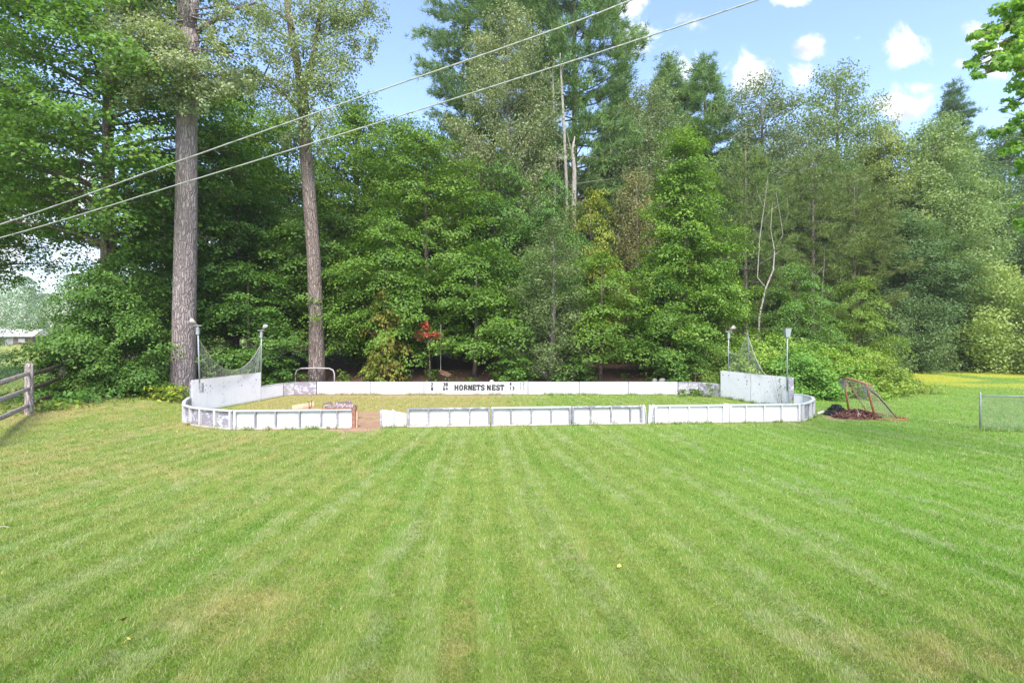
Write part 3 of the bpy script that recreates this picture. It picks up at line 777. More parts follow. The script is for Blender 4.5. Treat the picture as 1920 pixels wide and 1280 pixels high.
TREES = [
    # name, proto, px, Y, label, H, R, tint, rz
    ('maple_tree', 'maple_high', 205, 26.5, 'tall dark green maple filling the left edge behind the rail fence', 25, 7.6, (1.0, 1.05, 1.0), .3),
    ('maple_tree', 'maple_high', -90, 30, 'tall maple half out of frame beyond the far left end of the rail fence', 22, 6.4, (.95, 1.02, .8), 2.0),
    ('maple_tree', 'thicket', 218, 23.6, 'low dense maple whose leaves reach the ground between rail fence and thickest trunk', 6.0, 2.9, (.92, .98, 1.0), 1.0),
    ('maple_tree', 'thicket', 188, 23.2, 'dense low maple spilling over the rails of the wooden fence', 5.4, 2.6, (.92, .98, .95), 4.0),
    ('maple_tree', 'maple_low', 300, 27.5, 'young maple just behind the thickest grey trunk', 9, 3.3, (.85, .92, .95), 2.4),
    ('maple_tree', 'maple_mid2', 440, 31, 'dark green maple between the two tall bare trunks', 13, 4.6, (.82, .92, .90), 0.8),
    ('maple_tree', 'maple_big', 430, 39, 'tall yellow-green maple far behind the two bare trunks', 21, 6.0, (1.2, 1.12, .7), 3.8),
    ('maple_tree', 'maple_low2', 470, 27.6, 'low maple behind the left tall white board and its netting', 6.3, 3.0, (.85, .95, .95), 5.0),
    ('maple_tree', 'maple_low', 590, 30.5, 'maple with low layered branches around the second bare trunk', 9.5, 3.6, (1.0, 1.0, .95), 1.1),
    ('maple_tree', 'maple_mid', 800, 32, 'broad layered maple standing tallest behind the lettered board', 14.8, 5.0, (1.08, 1.05, .85), 0.2),
    ('maple_tree', 'maple_low', 730, 29.3, 'bright layered maple just left of the red-leaved sapling', 9.0, 3.3, (1.02, 1.05, .85), 2.7),
    ('maple_tree', 'maple_low2', 890, 29.2, 'low spreading maple right of the red-leaved sapling', 7.4, 3.3, (1.0, 1.03, .9), 0.5),
    ('maple_tree', 'maple_mid2', 930, 34, 'dark maple between the layered maple and the pale dead trunks', 13.0, 3.6, (.85, .95, .95), 3.1),
    ('maple_tree', 'maple_big', 670, 42, 'tall light green maple far behind, left of the gap of blue sky', 21, 6.2, (1.15, 1.1, .8), 5.2),
    ('maple_tree', 'maple_mid', 865, 44, 'rounded maple top seen under the left pine branches', 20, 5.0, (1.02, 1.05, .9), 1.7),
    ('maple_tree', 'maple_low', 1035, 33, 'small dark maple at the foot of the pale dead trunks', 11.6, 2.6, (.8, .92, 1.0), 4.4),
    ('maple_tree', 'maple_cone', 1285, 30.2, 'pointed bright green maple behind the far right corner boards', 13.6, 3.4, (1.25, 1.2, .9), 2.2),
    ('maple_tree', 'maple_low2', 1125, 28.8, 'low maple with yellowing leaves behind the right far boards', 6.8, 3.2, (1.08, 1.05, .85), 1.9),
    ('maple_tree', 'maple_low2', 1250, 28.4, 'low dark maple beside the bank of brown litter', 5.6, 2.4, (.95, 1.0, .9), 4.9),
    ('maple_tree', 'maple_low2', 1105, 35, 'yellow-green young tree just right of the pale dead trunks', 11.4, 2.6, (1.9, 1.25, .9), 0.9),
    ('willowy_tree', 'willowy', 1032, 27.9, 'slim olive-grey young tree leaning over the end of the lettered board', 8.6, 2.3, (.80, .80, .72), 0.4),
    ('aspen_tree', 'willowy', 1192, 37, 'thin brownish tree with sparse dull leaves behind the maples', 13.5, 2.4, (1.15, .82, .80), 2.0),
    ('cottonwood_tree', 'airy', 960, 36.5, 'tall grey-green cottonwood in front of the two big pines', 25, 4.0, (1.0, 1.0, .9), 0.6),
    ('cottonwood_tree', 'airy2', 1212, 43, 'grey-green tree with fine leaves right of the tallest pine', 22.5, 4.6, (.78, .86, .74), 1.2),
    ('white_pine', 'pine', 920, 43, 'tall white pine whose boughs reach into the blue gap left of center', 36, 5.8, (1, 1, 1), 0.9),
    ('white_pine', 'pine', 1078, 42, 'tallest white pine behind the pale dead trunks', 37, 5.6, (1.02, 1.05, .95), 2.6),
    ('white_pine', 'pine2', 1165, 50, 'slender yellow-green pine right of the tallest pine', 26, 4.6, (1.35, 1.15, .85), 0.1),
    ('white_pine', 'pine2', 1255, 51, 'pointed pine, left one of the close pair right of the cables', 29.4, 6.0, (1.15, 1.15, 1.0), 1.3),
    ('white_pine', 'pine2', 1318, 50, 'pointed pine, right one of the close pair right of the cables', 28.8, 6.2, (1.12, 1.15, 1.05), 3.3),
    ('red_pine', 'redpine', 1400, 34.5, 'olive green pine with a thin trunk behind the right lamp pole', 15.0, 2.9, (.95, .98, .9), 0.5),
    ('red_pine', 'redpine', 1522, 38, 'red pine with a straight bare reddish trunk right of the dead tree', 15.4, 3.3, (.92, .92, .85), 2.5),
    ('red_pine', 'redpine', 1600, 40, 'olive pine with drooping boughs right of the bare reddish trunk', 15.0, 3.6, (.95, .9, .85), 4.1),
    ('aspen_tree', 'airy', 1430, 46, 'thin-crowned grey tree with sky showing through its top', 25.0, 5.2, (.78, .84, .82), 2.2),
    ('oak_tree', 'airy2', 1560, 48, 'tree with the highest rounded top in the right-hand woods', 27.0, 5.4, (.80, .92, .66), 0.7),
    ('oak_tree', 'oak', 1650, 46, 'olive-yellow broad tree below the largest white cloud', 21.0, 4.6, (1.12, 1.04, .60), 1.5),
    ('oak_tree', 'oak2', 1745, 44.5, 'pale grey-green oak with the widest crown at the right', 20.5, 5.4, (1.16, 1.16, 1.05), 2.9),
    ('oak_tree', 'oak', 1690, 42, 'dark green lower oak behind the end of the yellow-green bushes', 12.5, 4.6, (.58, .72, .62), 5.3),
    ('white_pine', 'pine2', 1790, 62, 'dark bushy pine top standing alone against the sky at right', 32, 5.2, (.62, .72, .75), 0.3),
    ('oak_tree', 'oak2', 1885, 53, 'dull grey-green tree under the overhanging branch at the right edge', 23, 5.8, (.62, .70, .76), 4.6),
    ('oak_tree', 'oak', 1480, 44, 'dark grey-green tree behind the bare dead tree', 17, 4.4, (.72, .80, .85), 3.6),
    ('oak_tree', 'oak2', 1570, 45, 'grey-green tree directly behind the red pine', 18.0, 4.4, (.72, .86, .66), 1.1),
    ('maple_tree', 'maple_low', 1495, 31, 'small rounded light green tree above the right lamp pole', 6.8, 2.2, (1.12, 1.15, 1.3), 2.8),
    ('maple_tree', 'maple_low2', 1605, 34, 'small yellow-green tree at the wood edge above the rusty goal', 6.4, 2.2, (1.4, 1.2, 1.0), 0.8),
    ('oak_tree', 'bigbush', 1690, 39.5, 'low dark bush at the wood edge right of the yellow-green bushes', 6.0, 3.4, (.78, .86, .8), 1.4),
    ('oak_tree', 'bigbush', 1885, 39, 'large pale rounded bush at the right edge beyond the yellow grass', 7.6, 4.7, (1.38, 1.32, .92), 0.2),
    ('oak_tree', 'bigbush', 1790, 42.5, 'grey twiggy bush behind the strip of yellow grass', 4.6, 3.6, (.82, .80, .78), 2.2),
    ('maple_tree', 'maple_mid', 540, 37, 'yellow-green maple behind the second bare trunk', 17.5, 4.8, (1.2, 1.12, .75), 0.4),
    ('maple_tree', 'maple_big', 760, 40, 'light green maple crown filling the space under the blue gap', 18.0, 5.6, (1.12, 1.1, .85), 1.0),
    ('maple_tree', 'maple_mid2', 330, 33, 'dark maple seen between the left edge maple and the thickest trunk', 13.5, 4.4, (.95, 1.0, .9), 2.9),
    ('white_pine', 'pine2', 1000, 46, 'dark pine filling the space between the two tallest pines', 22, 4.6, (.8, .92, .95), 2.2),
    ('white_pine', 'pine2', 1130, 45, 'lower pine with a bright rounded bough right of the dead trunks', 17.5, 4.2, (1.0, 1.08, .85), 4.2),
    ('oak_tree', 'oak2', 1390, 46, 'grey-green tree between the pine pair and the thin-crowned grey tree', 19.5, 4.4, (.82, .92, .85), 3.0),
    ('oak_tree', 'oak', 1830, 50, 'mid green tree between the widest oak and the right edge', 19, 5.0, (.62, .74, .62), 0.9),
    ('spruce_tree', 'spruce', -112, 19.5, 'dark spruce with drooping boughs left of the fence post', 5.0, 2.9, (.55, .75, .75), 1.2),
]
for (nm, pr, px, Y, lab, H, R, tint, rz) in TREES:
    tree(nm, pr, TX(px, Y), Y, lab, 'bush' if 'bush' in lab.split(' ')[:4] else 'tree', H, R, tint, rz)

SAPS = [(520, 27.0, 'sapling beside the pale goal frame, on its left', 2.0), (960, 27.3, 'sapling behind the right numbers of the lettered board', 2.0),
        (1075, 27.4, 'sapling beside the foot of the slim olive-grey tree', 1.8), (1265, 27.0, 'sapling by the far right corner of the boards', 1.9),
        (455, 25.2, 'sapling close behind the netting of the left tall board', 1.9)]
for i, (px, Y, lab, H) in enumerate(SAPS):
    tree('sapling', 'sapling', TX(px, Y), Y, 'small green ' + lab, 'sapling', H, .5 * H + rnd.uniform(0, .25), (.9, 1, .95), rnd.uniform(0, 6), 'saplings along the far boards')
tree('sapling', 'sapling', TX(722, 28), 28.0, 'young maple with orange and olive leaves behind the far boards', 'sapling', 4.8, 1.15, (2.1, 1.05, 1.2), 0.5)
tree('sapling', 'sapling', TX(716, 27.4), 27.4, 'short yellow-green young maple below the orange-leaved one', 'sapling', 2.6, .9, (1.8, 1.25, 1.2), 2.5)

BUSH = [('bush', 1335, 28.6, 'yellow-green bush behind the far right corner boards', 3.0, 2.1, (1.0, 1.0, .9)), ('bush2', 1390, 27.0, 'brownish green bush seen through the right netting', 2.8, 1.7, (1.0, .92, 1.0)),
        ('bush', 1440, 26.2, 'bright bush above the middle of the right tall board', 3.5, 2.0, (1.15, 1.1, .9)), ('bush', 1520, 25.2, 'dense green bush right of the right tall board', 3.0, 2.1, (.8, .98, .85)),
        ('bush', 1590, 25.8, 'bright yellow-green bush behind the rusty goal', 2.9, 2.2, (1.15, 1.12, .85)), ('bush2', 1655, 26.6, 'pale bush at the right end of the bush row', 2.5, 2.2, (1.25, 1.08, 1.0)),
        ('bush2', 1685, 27.6, 'small brownish bush ending the bush row at the yellow grass', 1.9, 1.6, (1.2, .95, 1.1)), ('bush', 1480, 29.0, 'tall yellow-green bush behind the right lamp pole', 3.8, 2.3, (1.05, 1.05, .85)),
        ('bush2', 1625, 29.5, 'rounded bush rising behind the pale end bush', 3.1, 2.3, (1.1, 1.05, .9)), ('bush', 1555, 28.5, 'bush in the second row above the rusty goal', 3.3, 2.3, (1.0, 1.05, .85))]
for (pr, px, Y, lab, H, R, tint) in BUSH:
    px -= 26; H *= .72; R *= .95; tint = tuple(c * 1.28 for c in tint)
    tree('bush', pr, TX(px, Y), Y, lab, 'bush', H, R, tint, rnd.uniform(0, 6), 'bushes behind the right boards')

# ------------------------------------------------------------------ woods further back, one mass
def far_wood(name, label, spots, leafm, seed):
    rng = np.random.default_rng(seed); parts = []
    for (x, y, H, R) in spots:
        n = int(2600 * R * H / 40); t = rng.random(n) ** .85; az = rng.uniform(0, 2 * PI, n)
        xs, ys = prof_of('oval'); rr = R * np.interp(t, xs, ys) * np.sqrt(rng.uniform(.25, 1, n)) * (1 + .22 * np.sin(az * 3 + t * 9))
        C = np.stack([x + np.cos(az) * rr, y + np.sin(az) * rr, .4 + t * (H - .4)], 1)
        Nn = np.stack([np.cos(az), np.sin(az), np.full(n, .9)], 1) + rng.normal(0, .5, (n, 3))
        parts.append(leaves(C, Nn, rng.uniform(.22, .46, n), rng))
    V, Fc = cat(parts)
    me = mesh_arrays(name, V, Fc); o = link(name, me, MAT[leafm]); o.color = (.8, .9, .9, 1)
    return tag(o, label, 'woods', kind='stuff')


r_ = np.random.default_rng(44)
sp = []
for x in np.arange(-24, 75, 5.0):
    sp.append((x + r_.uniform(-2, 2), 58 + r_.uniform(-5, 5), r_.uniform(17, 21) if x < 8 else r_.uniform(18, 23), r_.uniform(4, 5.5)))
for x in np.arange(-16, 52, 4.2):
    sp.append((x + r_.uniform(-1.5, 1.5), 47 + max(0, (x - 24) * .25) + r_.uniform(-2, 2), r_.uniform(8, 13), r_.uniform(3, 4.2)))
far_wood('woods', 'deep dark woods filling the gaps behind the tree line', sp, 'oak', 1)
sp = []
for x in np.arange(-210, -70, 6.0):
    sp.append((x + r_.uniform(-3, 3), 135 + r_.uniform(-12, 12), r_.uniform(12, 17), r_.uniform(4, 6)))
far_wood('distant_woods', 'hazy distant woods beyond the field at the far left', sp, 'oak', 2).color = (.95, 1.05, 1.35, 1)  # bluish tint puts distance haze into the leaf colour

def undergrowth():
    rng = np.random.default_rng(77); parts = []
    lines = [((19.5, 37.5), (24, 41.0), 34, .9), ((24, 41.5), (44, 44.5), 90, 1.0), ((44, 44), (60, 44), 30, 1.0), ((-21.5, 24.5), (-17.5, 22.6), 26, .55), ((-17.5, 22.7), (-14.9, 23.4), 20, .5),
             ((-11.5, 26.6), (8.5, 26.8), 26, .4), ((-11, 28.2), (9.5, 28.6), 26, .6), ((8.6, 25.6), (10.8, 24.6), 14, .5), ((-13.5, 22), (-12.0, 25.5), 14, .5)]
    for (a, b, k, h) in lines:
        for t in (np.arange(k) + rng.random(k)) / k:
            x = a[0] + (b[0] - a[0]) * t + rng.normal(0, .5); y = a[1] + (b[1] - a[1]) * t + rng.normal(0, .4); n = int(rng.integers(40, 110)); hh = h * rng.uniform(.4, 1.3); w = hh * rng.uniform(.5, .8)
            C = np.stack([x + rng.normal(0, w * .5, n), y + rng.normal(0, w * .5, n), ghs(x, y) + rng.random(n) ** .8 * hh], 1)
            Nn = np.stack([(C[:, 0] - x) / w, (C[:, 1] - y) / w, np.full(n, .8)], 1) + rng.normal(0, .5, (n, 3))
            parts.append(leaves(C, Nn, rng.uniform(.08, .17, n), rng, .55))
    V, Fc = cat(parts); o = link('undergrowth', mesh_arrays('undergrowth', V, Fc), MAT['maple']); o.color = (1.15, 1.05, 1.1, 1)
    tag(o, 'low weeds and ferns along the foot of the woods', 'undergrowth', kind='stuff')


undergrowth()

# ------------------------------------------------------------------ the two tall bare-trunked cottonwoods and other single trees
def clump_tree(name, label, cat_, base, trunk, limbs, clumps, leafm, barkm, leaf, per, seed, shape=(1, 1, .8), lob=False, tint=(1, 1, 1), crown_name='crown', drp=.5):
    """trunk: world points + radii; limbs: lists; clumps: (centre, radius)"""
    rng = np.random.default_rng(seed)
    e = thing(name, label, cat_, base)
    B = Vector(base); mb = MB()
    mb.tube([Vector(p) - B for p, r in trunk], [r * .94 for p, r in trunk], 14)
    for L in limbs: mb.tube([Vector(p) - B for p, r in L], [r for p, r in L], 6)
    for (c, r, s) in clumps:
        if s is not None:
            c = Vector(c); s = Vector(s); m = s.lerp(c, .55) + Vector((0, 0, .12 * (c - s).length))
            mb.tube([s - B, m - B, c - B], [.045 if not lob else .03, .03 if not lob else .018, .008], 4, False)
            for k in range(3):
                q = c + Vector(rng.normal(0, r * .5, 3)); mb.tube([m.lerp(c, .5) - B, q - B], [.014, .004], 3, False)
    mb.build('trunk', MAT[barkm], e, True)
    Cs = []; Ns = []
    for (c, r, s) in clumps:
        n = int(per * r ** 2)
        g = nrm(rng.normal(size=(n, 3))) * (rng.random(n) ** .55)[:, None]
        # several small sprays inside the clump so that the sky shows between them
        k = max(4, int(7 * r)); sub = nrm(rng.normal(size=(k, 3))) * (rng.random(k) ** .4)[:, None]
        gg = sub[rng.integers(0, k, n)] * .85 + g * .46
        Cs.append(np.array(Vector(c) - B) + gg * r * np.array(shape)); Ns.append(gg * .6 + np.array([0, 0, .7]) + rng.normal(0, .5, (n, 3)))
    C = np.concatenate(Cs); Nn = np.concatenate(Ns)
    sz = leaf * rng.uniform(.7, 1.2, len(C))
    V, Fc = lobed(C, Nn, sz, rng, drp) if lob else leaves(C, Nn, sz, rng, .8, .1, drp)
    o = link(crown_name, mesh_arrays(crown_name, V, Fc), MAT[leafm], e); o.color = (*tint, 1)
    return e


def PP(px, py, Y): return tuple(P(px, Y, py=py))


Y1 = 23.8
b1 = (TX(341, Y1), Y1, ghs(TX(341, Y1), Y1) - .1)
tr1 = [(b1, .80), (PP(342, 738, Y1), .64), (PP(343, 715, Y1), .56), (PP(344, 690, Y1), .53), (PP(346, 560, Y1), .50), (PP(349, 400, Y1), .475), (PP(350, 250, Y1), .45), (PP(352, 130, Y1), .44), (PP(353, 60, Y1), .45)]
l1 = [[(PP(353, 70, Y1), .36), (PP(343, 0, Y1), .30), (PP(336, -120, Y1), .24), (PP(330, -260, Y1), .12)], [(PP(353, 70, Y1), .30), (PP(364, 0, Y1 + .3), .24), (PP(374, -120, Y1 + .5), .18), (PP(392, -260, Y1 + .6), .09)],
      [(PP(362, 62, Y1), .13), (PP(400, 40, Y1 - .2), .10), (PP(440, 18, Y1 - .3), .07), (PP(480, 5, Y1 - .4), .04)], [(PP(345, 60, Y1), .12), (PP(300, 45, Y1 - .4), .08), (PP(262, 20, Y1 - .6), .04)]]
cl1 = []
rr = np.random.default_rng(5)
for (px, py, r, dy) in [(235, 75, 1.0, -1.2), (268, 60, 1.0, -1.5), (300, 60, 1.0, -1.6), (250, 110, 1.0, -1.4), (290, 105, 1.1, -1.8), (322, 95, 1.0, -1.8), (345, 120, .9, -1.6), (240, 150, .9, -1.3), (275, 155, .9, -1.5), (312, 145, .9, -1.7),
                         (345, 165, .8, -1.4), (372, 150, .8, -1.2), (390, 115, .8, -1.0), (255, 185, .6, -1.2), (330, 195, .55, -1.3), (375, 190, .6, -1.0), (240, 205, .45, -1.2), (415, 150, .7, -.8), (440, 160, .7, -.8), (400, 175, .6, -.8),
                         (225, 45, .7, -.9), (455, 120, .7, -.6), (420, 90, .7, -.6), (470, 70, .7, -.5), (440, 45, .7, -.5), (490, 30, .7, -.5), (400, 60, .5, -.5), (230, 10, .9, -.5), (290, 5, .9, -.7), (420, -10, .9, -.4),
                         (300, -90, 1.3, 0), (360, -120, 1.4, .5), (420, -100, 1.2, 0), (250, -60, 1.2, 0), (340, -220, 1.5, 0), (400, -240, 1.4, .4)]:
    cl1.append((PP(px, py, Y1 + dy), r, PP(351 + (px - 351) * .10, py - 22 + rr.uniform(-14, 14), Y1 + dy * .12)))
clump_tree('cottonwood_tree', 'thickest grey bare trunk left of the rink, with pale hanging leaves high up', 'tree', b1, tr1, l1, [(c, r * 1.22, s_) for c, r, s_ in cl1], 'cotton', 'bark', .12, 600, 31, tint=(1.18, 1.18, 1.2))

Y2 = 27.6
b2 = (TX(594, Y2), Y2, ghs(TX(594, Y2), Y2) - .1)
tr2 = [(b2, .56), (PP(594, 690, Y2), .44), (PP(593, 600, Y2), .385), (PP(588, 480, Y2), .36), (PP(580, 370, Y2), .345), (PP(573, 280, Y2), .33), (PP(570, 215, Y2), .31), (PP(566, 165, Y2), .30)]
l2 = [[(PP(566, 170, Y2), .24), (PP(552, 90, Y2), .19), (PP(540, 20, Y2), .16), (PP(528, -120, Y2), .10)], [(PP(568, 180, Y2), .20), (PP(588, 100, Y2 + .2), .15), (PP(600, 30, Y2 + .3), .13), (PP(612, -120, Y2 + .4), .07)],
      [(PP(566, 215, Y2 - .1), .10), (PP(532, 175, Y2 - .8), .085), (PP(495, 142, Y2 - 1.2), .07), (PP(440, 132, Y2 - 1.5), .05), (PP(402, 145, Y2 - 1.6), .03)], [(PP(495, 142, Y2 - 1.2), .05), (PP(504, 122, Y2 - 1.3), .03), (PP(508, 100, Y2 - 1.3), .015)]]
cl2 = []
for (px, py, r, dy) in [(535, 95, 1.0, -1.0), (570, 85, 1.0, -1.1), (600, 105, 1.0, -1.0), (540, 140, 1.1, -1.2), (580, 140, 1.1, -1.3), (615, 150, 1.1, -1.2), (555, 185, 1.0, -1.2), (595, 190, 1.0, -1.3), (630, 160, .8, -1.0), (530, 200, .7, -1.0),
                         (570, 225, .8, -1.2), (605, 230, .7, -1.1), (545, 255, .6, -1.0), (588, 260, .6, -1.0), (600, 285, .4, -.9), (535, 275, .4, -1), (640, 130, .7, -.9), (510, 160, .7, -1.2), (480, 160, .7, -1.5), (450, 150, .7, -1.6), (520, 130, .8, -1.1),
                         (490, 50, .8, -.5), (520, 30, 1.0, -.5), (560, 30, 1.0, -.4), (610, 50, 1.1, 0), (640, 20, 1.2, 0), (670, 50, 1.1, .2), (650, 85, 1.0, .2), (690, 20, .9, .3), (685, 75, .7, .2), (630, 100, .8, -.3), (600, 5, 1.1, 0), (700, 110, .4, .2),
                         (560, -40, 1.3, 0), (620, -50, 1.4, 0), (680, -40, 1.2, .2), (520, -60, 1.2, 0), (590, -150, 1.5, 0), (650, -130, 1.3, 0), (470, 10, .8, -.4), (655, 10, 1.0, .2)]:
    cl2.append((PP(px, py, Y2 + dy), r, PP(568 + (px - 568) * .3, py + 25, Y2 + dy * .25)))
clump_tree('cottonwood_tree', 'second bare trunk behind the pale goal, forking high under fine grey leaves', 'tree', b2, tr2, l2, [(c, r * 1.3, s_) for c, r, s_ in cl2], 'cotton', 'barkred', .12, 430, 32, tint=(1.12, 1.15, 1.15))

# tree just outside the frame whose twigs hang in at the upper right
Yr = 11.0
br_ = (13.4, Yr, ghs(13.4, Yr) - .1)
trr = [(br_, .30), ((13.4, Yr, 2), .24), ((13.5, Yr, 5), .20), ((13.6, Yr + .1, 8), .14), ((13.7, Yr + .1, 11), .07)]
clr = []
for (px, py, r, dy) in [(1905, 20, .50, 0), (1875, 45, .42, -.1), (1850, 62, .30, -.2), (1900, 75, .50, -.3), (1865, 85, .34, -.2), (1838, 68, .16, 0), (1835, 112, .28, 0), (1862, 120, .36, -.2), (1895, 112, .42, -.1), (1820, 128, .2, -.1), (1842, 140, .2, -.2), (1915, 130, .3, .1),
                         (1898, 190, .18, .2), (1915, 180, .25, .2), (1888, 205, .14, .2), (1908, 232, .34, 0), (1880, 250, .26, 0), (1862, 247, .15, .1), (1915, 268, .32, -.1), (1890, 285, .2, 0), (1912, 308, .25, 0), (1905, 325, .14, .1), (1918, 410, .2, 0), (1912, 385, .12, 0), (1925, 430, .22, .1),
                         (1945, 10, .6, 0), (1970, 80, .7, 0), (1960, 150, .6, 0), (1960, 250, .6, 0), (1975, 330, .6, 0), (1980, 420, .6, 0), (2030, 60, .6, .4), (2040, 200, .6, .4), (2120, -20, .8, 0), (2180, 150, .8, 0), (1930, -60, .7, 0), (2000, -100, .7, 0), (1985, 500, .5, .2), (1940, 45, .45, -.3), (1935, 110, .45, -.3), (1935, 220, .35, -.2), (1938, 290, .35, -.2)]:
    clr.append((PP(px, py, Yr + dy), r, PP(min(2060, px + 90), py - 10, Yr + dy * .5)))
lr = []
for (py, pz) in ((60, -30), (130, 80), (250, 200), (330, 300), (430, 420)):
    lr.append([(PP(2180, py + 60, Yr), .06), (PP(2080, py + 10, Yr), .045), (PP(1980, py - 12, Yr), .028), (PP(1925, py - 4, Yr), .012)])
clump_tree('maple_tree', 'near maple hanging bright leafy twigs in from the upper right edge', 'tree', br_, trr, lr, clr, 'twigleaf', 'bark2', .092, 1650, 33, shape=(1.1, .9, .5), lob=True, tint=(1.8, 1.7, 1.9), drp=.9)


def snag(name, label, px, Y, pts, limbs, matn='deadwood'):
    b = P(px, Y); b.z = ghs(b.x, b.y) - .1
    e = thing(name, label, 'dead tree', b); mb = MB()
    mb.tube([P(p, Y, py=q) - b if q is not None else Vector((0, 0, 0)) for p, q, r in pts], [r * .62 for p, q, r in pts], 8)
    for L in limbs: mb.tube([P(p, Y + d, py=q) - b for p, q, r, d in L], [r * .7 for p, q, r, d in L], 5)
    mb.build('trunk', MAT[matn], e, True)
    return e


snag('dead_tree', 'tall thin pale dead trunk, left one of the pair before the pines', 1064, 37.5, [(1064, None, .26), (1063, 370, .20), (1058, 250, .17), (1053, 160, .13), (1050, 100, .06)],
     [[(1058, 262, .05, 0), (1030, 240, .03, .3), (1008, 245, .012, .5)], [(1060, 300, .05, 0), (1028, 292, .03, -.3), (1000, 280, .01, -.5)], [(1056, 215, .04, 0), (1040, 225, .02, .5)], [(1052, 140, .04, 0), (1060, 110, .015, .3)]])
snag('dead_tree', 'shorter thick reddish dead trunk with a broken top beside the thin one', 1074, 37, [(1074, None, .34), (1076, 370, .29), (1077, 320, .24), (1073, 280, .18), (1078, 256, .05)],
     [[(1078, 320, .08, 0), (1088, 300, .06, -.2), (1096, 292, .04, -.3), (1120, 297, .012, -.5)], [(1080, 345, .05, 0), (1110, 340, .03, -.5), (1150, 335, .012, -1)], [(1072, 290, .06, 0), (1066, 262, .03, .2), (1064, 250, .01, .2)]])
snag('dead_tree', 'slim weathered pale trunk left of the two dead trunks', 1038, 39, [(1038, None, .2), (1041, 300, .16), (1038, 180, .13), (1036, 130, .05)], [[(1040, 250, .03, 0), (1026, 235, .01, .2)]])
snag('dead_tree', 'bare pale many-stemmed dead tree above the right netting', 1418, 31.5, [(1418, None, .13), (1424, 590, .10), (1436, 540, .085), (1450, 505, .07), (1452, 470, .055), (1445, 430, .03), (1448, 380, .012)],
     [[(1436, 540, .05, 0), (1420, 520, .05, .3), (1424, 450, .045, .5), (1428, 420, .04, .5), (1436, 365, .02, .6), (1440, 330, .008, .6)], [(1424, 495, .03, .4), (1450, 480, .03, .2), (1462, 470, .012, 0)],
      [(1428, 420, .03, .5), (1445, 395, .025, .3), (1466, 380, .018, 0), (1490, 362, .008, -.3)], [(1432, 390, .02, .5), (1420, 360, .012, .8), (1418, 340, .005, .9)], [(1445, 480, .03, 0), (1468, 440, .025, -.3), (1462, 400, .018, -.5), (1455, 360, .008, -.5)],
      [(1466, 430, .018, -.3), (1478, 400, .01, -.5), (1476, 370, .005, -.6)], [(1424, 450, .02, .4), (1412, 425, .012, .2), (1408, 395, .005, 0)], [(1450, 505, .02, 0), (1470, 500, .015, -.3), (1500, 512, .006, -.6)], [(1430, 560, .02, 0), (1450, 548, .012, -.5), (1472, 540, .004, -.8)]])
snag('dead_tree', 'thin broken stem with bare twigs right of the red pine trunk', 1535, 37, [(1535, None, .09), (1540, 560, .07), (1545, 500, .04), (1546, 470, .01)],
     [[(1542, 540, .03, 0), (1560, 560, .02, -.4), (1580, 590, .006, -.8)], [(1543, 520, .03, 0), (1570, 525, .02, -.4), (1592, 560, .006, -.8)], [(1543, 500, .03, 0), (1525, 520, .015, .3), (1512, 535, .005, .5)], [(1540, 560, .03, 0), (1525, 590, .015, -.3), (1515, 620, .005, -.5)], [(1545, 490, .02, 0), (1565, 470, .01, 0), (1580, 455, .004, 0)]])

# small red-leaved sapling
Ys = 27.5
bs = (TX(806, Ys), Ys, ghs(TX(806, Ys), Ys) - .05)
clump_tree('sapling', 'young maple with bright scarlet leaves behind the lettered board', 'sapling', bs, [(bs, .035), (PP(806, 680, Ys), .028), (PP(803, 640, Ys), .02), (PP(799, 612, Ys), .008)], [],
           [(PP(800, 620, Ys), .46, PP(803, 640, Ys)), (PP(784, 630, Ys), .30, PP(803, 645, Ys)), (PP(816, 631, Ys), .30, PP(803, 645, Ys)), (PP(797, 611, Ys), .30, None), (PP(806, 628, Ys), .34, None)], 'shrub', 'bark2', .13, 900, 41, tint=(2.5, .40, 1.3), crown_name='foliage')

# yellow leafy plants
def leafy_plant(name, label, px, Y, w, h, n, tint, seed, leaf=.22, mat='shrub'):
    rng = np.random.default_rng(seed); x = TX(px, Y); e = thing(name, label, 'plant', (x, Y, ghs(x, Y)))
    C = np.stack([rng.normal(0, w * .42, n), rng.normal(0, w * .2, n), rng.uniform(.05, 1, n) ** 1.2 * h], 1)
    Nn = np.stack([C[:, 0] / w, C[:, 1] / w, np.full(n, .9)], 1) + rng.normal(0, .5, (n, 3))
    V, Fc = leaves(C, Nn, leaf * rng.uniform(.6, 1.2, n), rng, .5, .1, .35)
    o = link('foliage', mesh_arrays('foliage', V, Fc), MAT[mat], e); o.color = (*tint, 1)
    mb = MB()
    for i in range(0, n, 5): mb.tube([(C[i, 0] * .3, C[i, 1] * .3, 0), tuple(C[i])], [.006, .003], 3, False)
    mb.build('stems', MAT['bark2'], e)


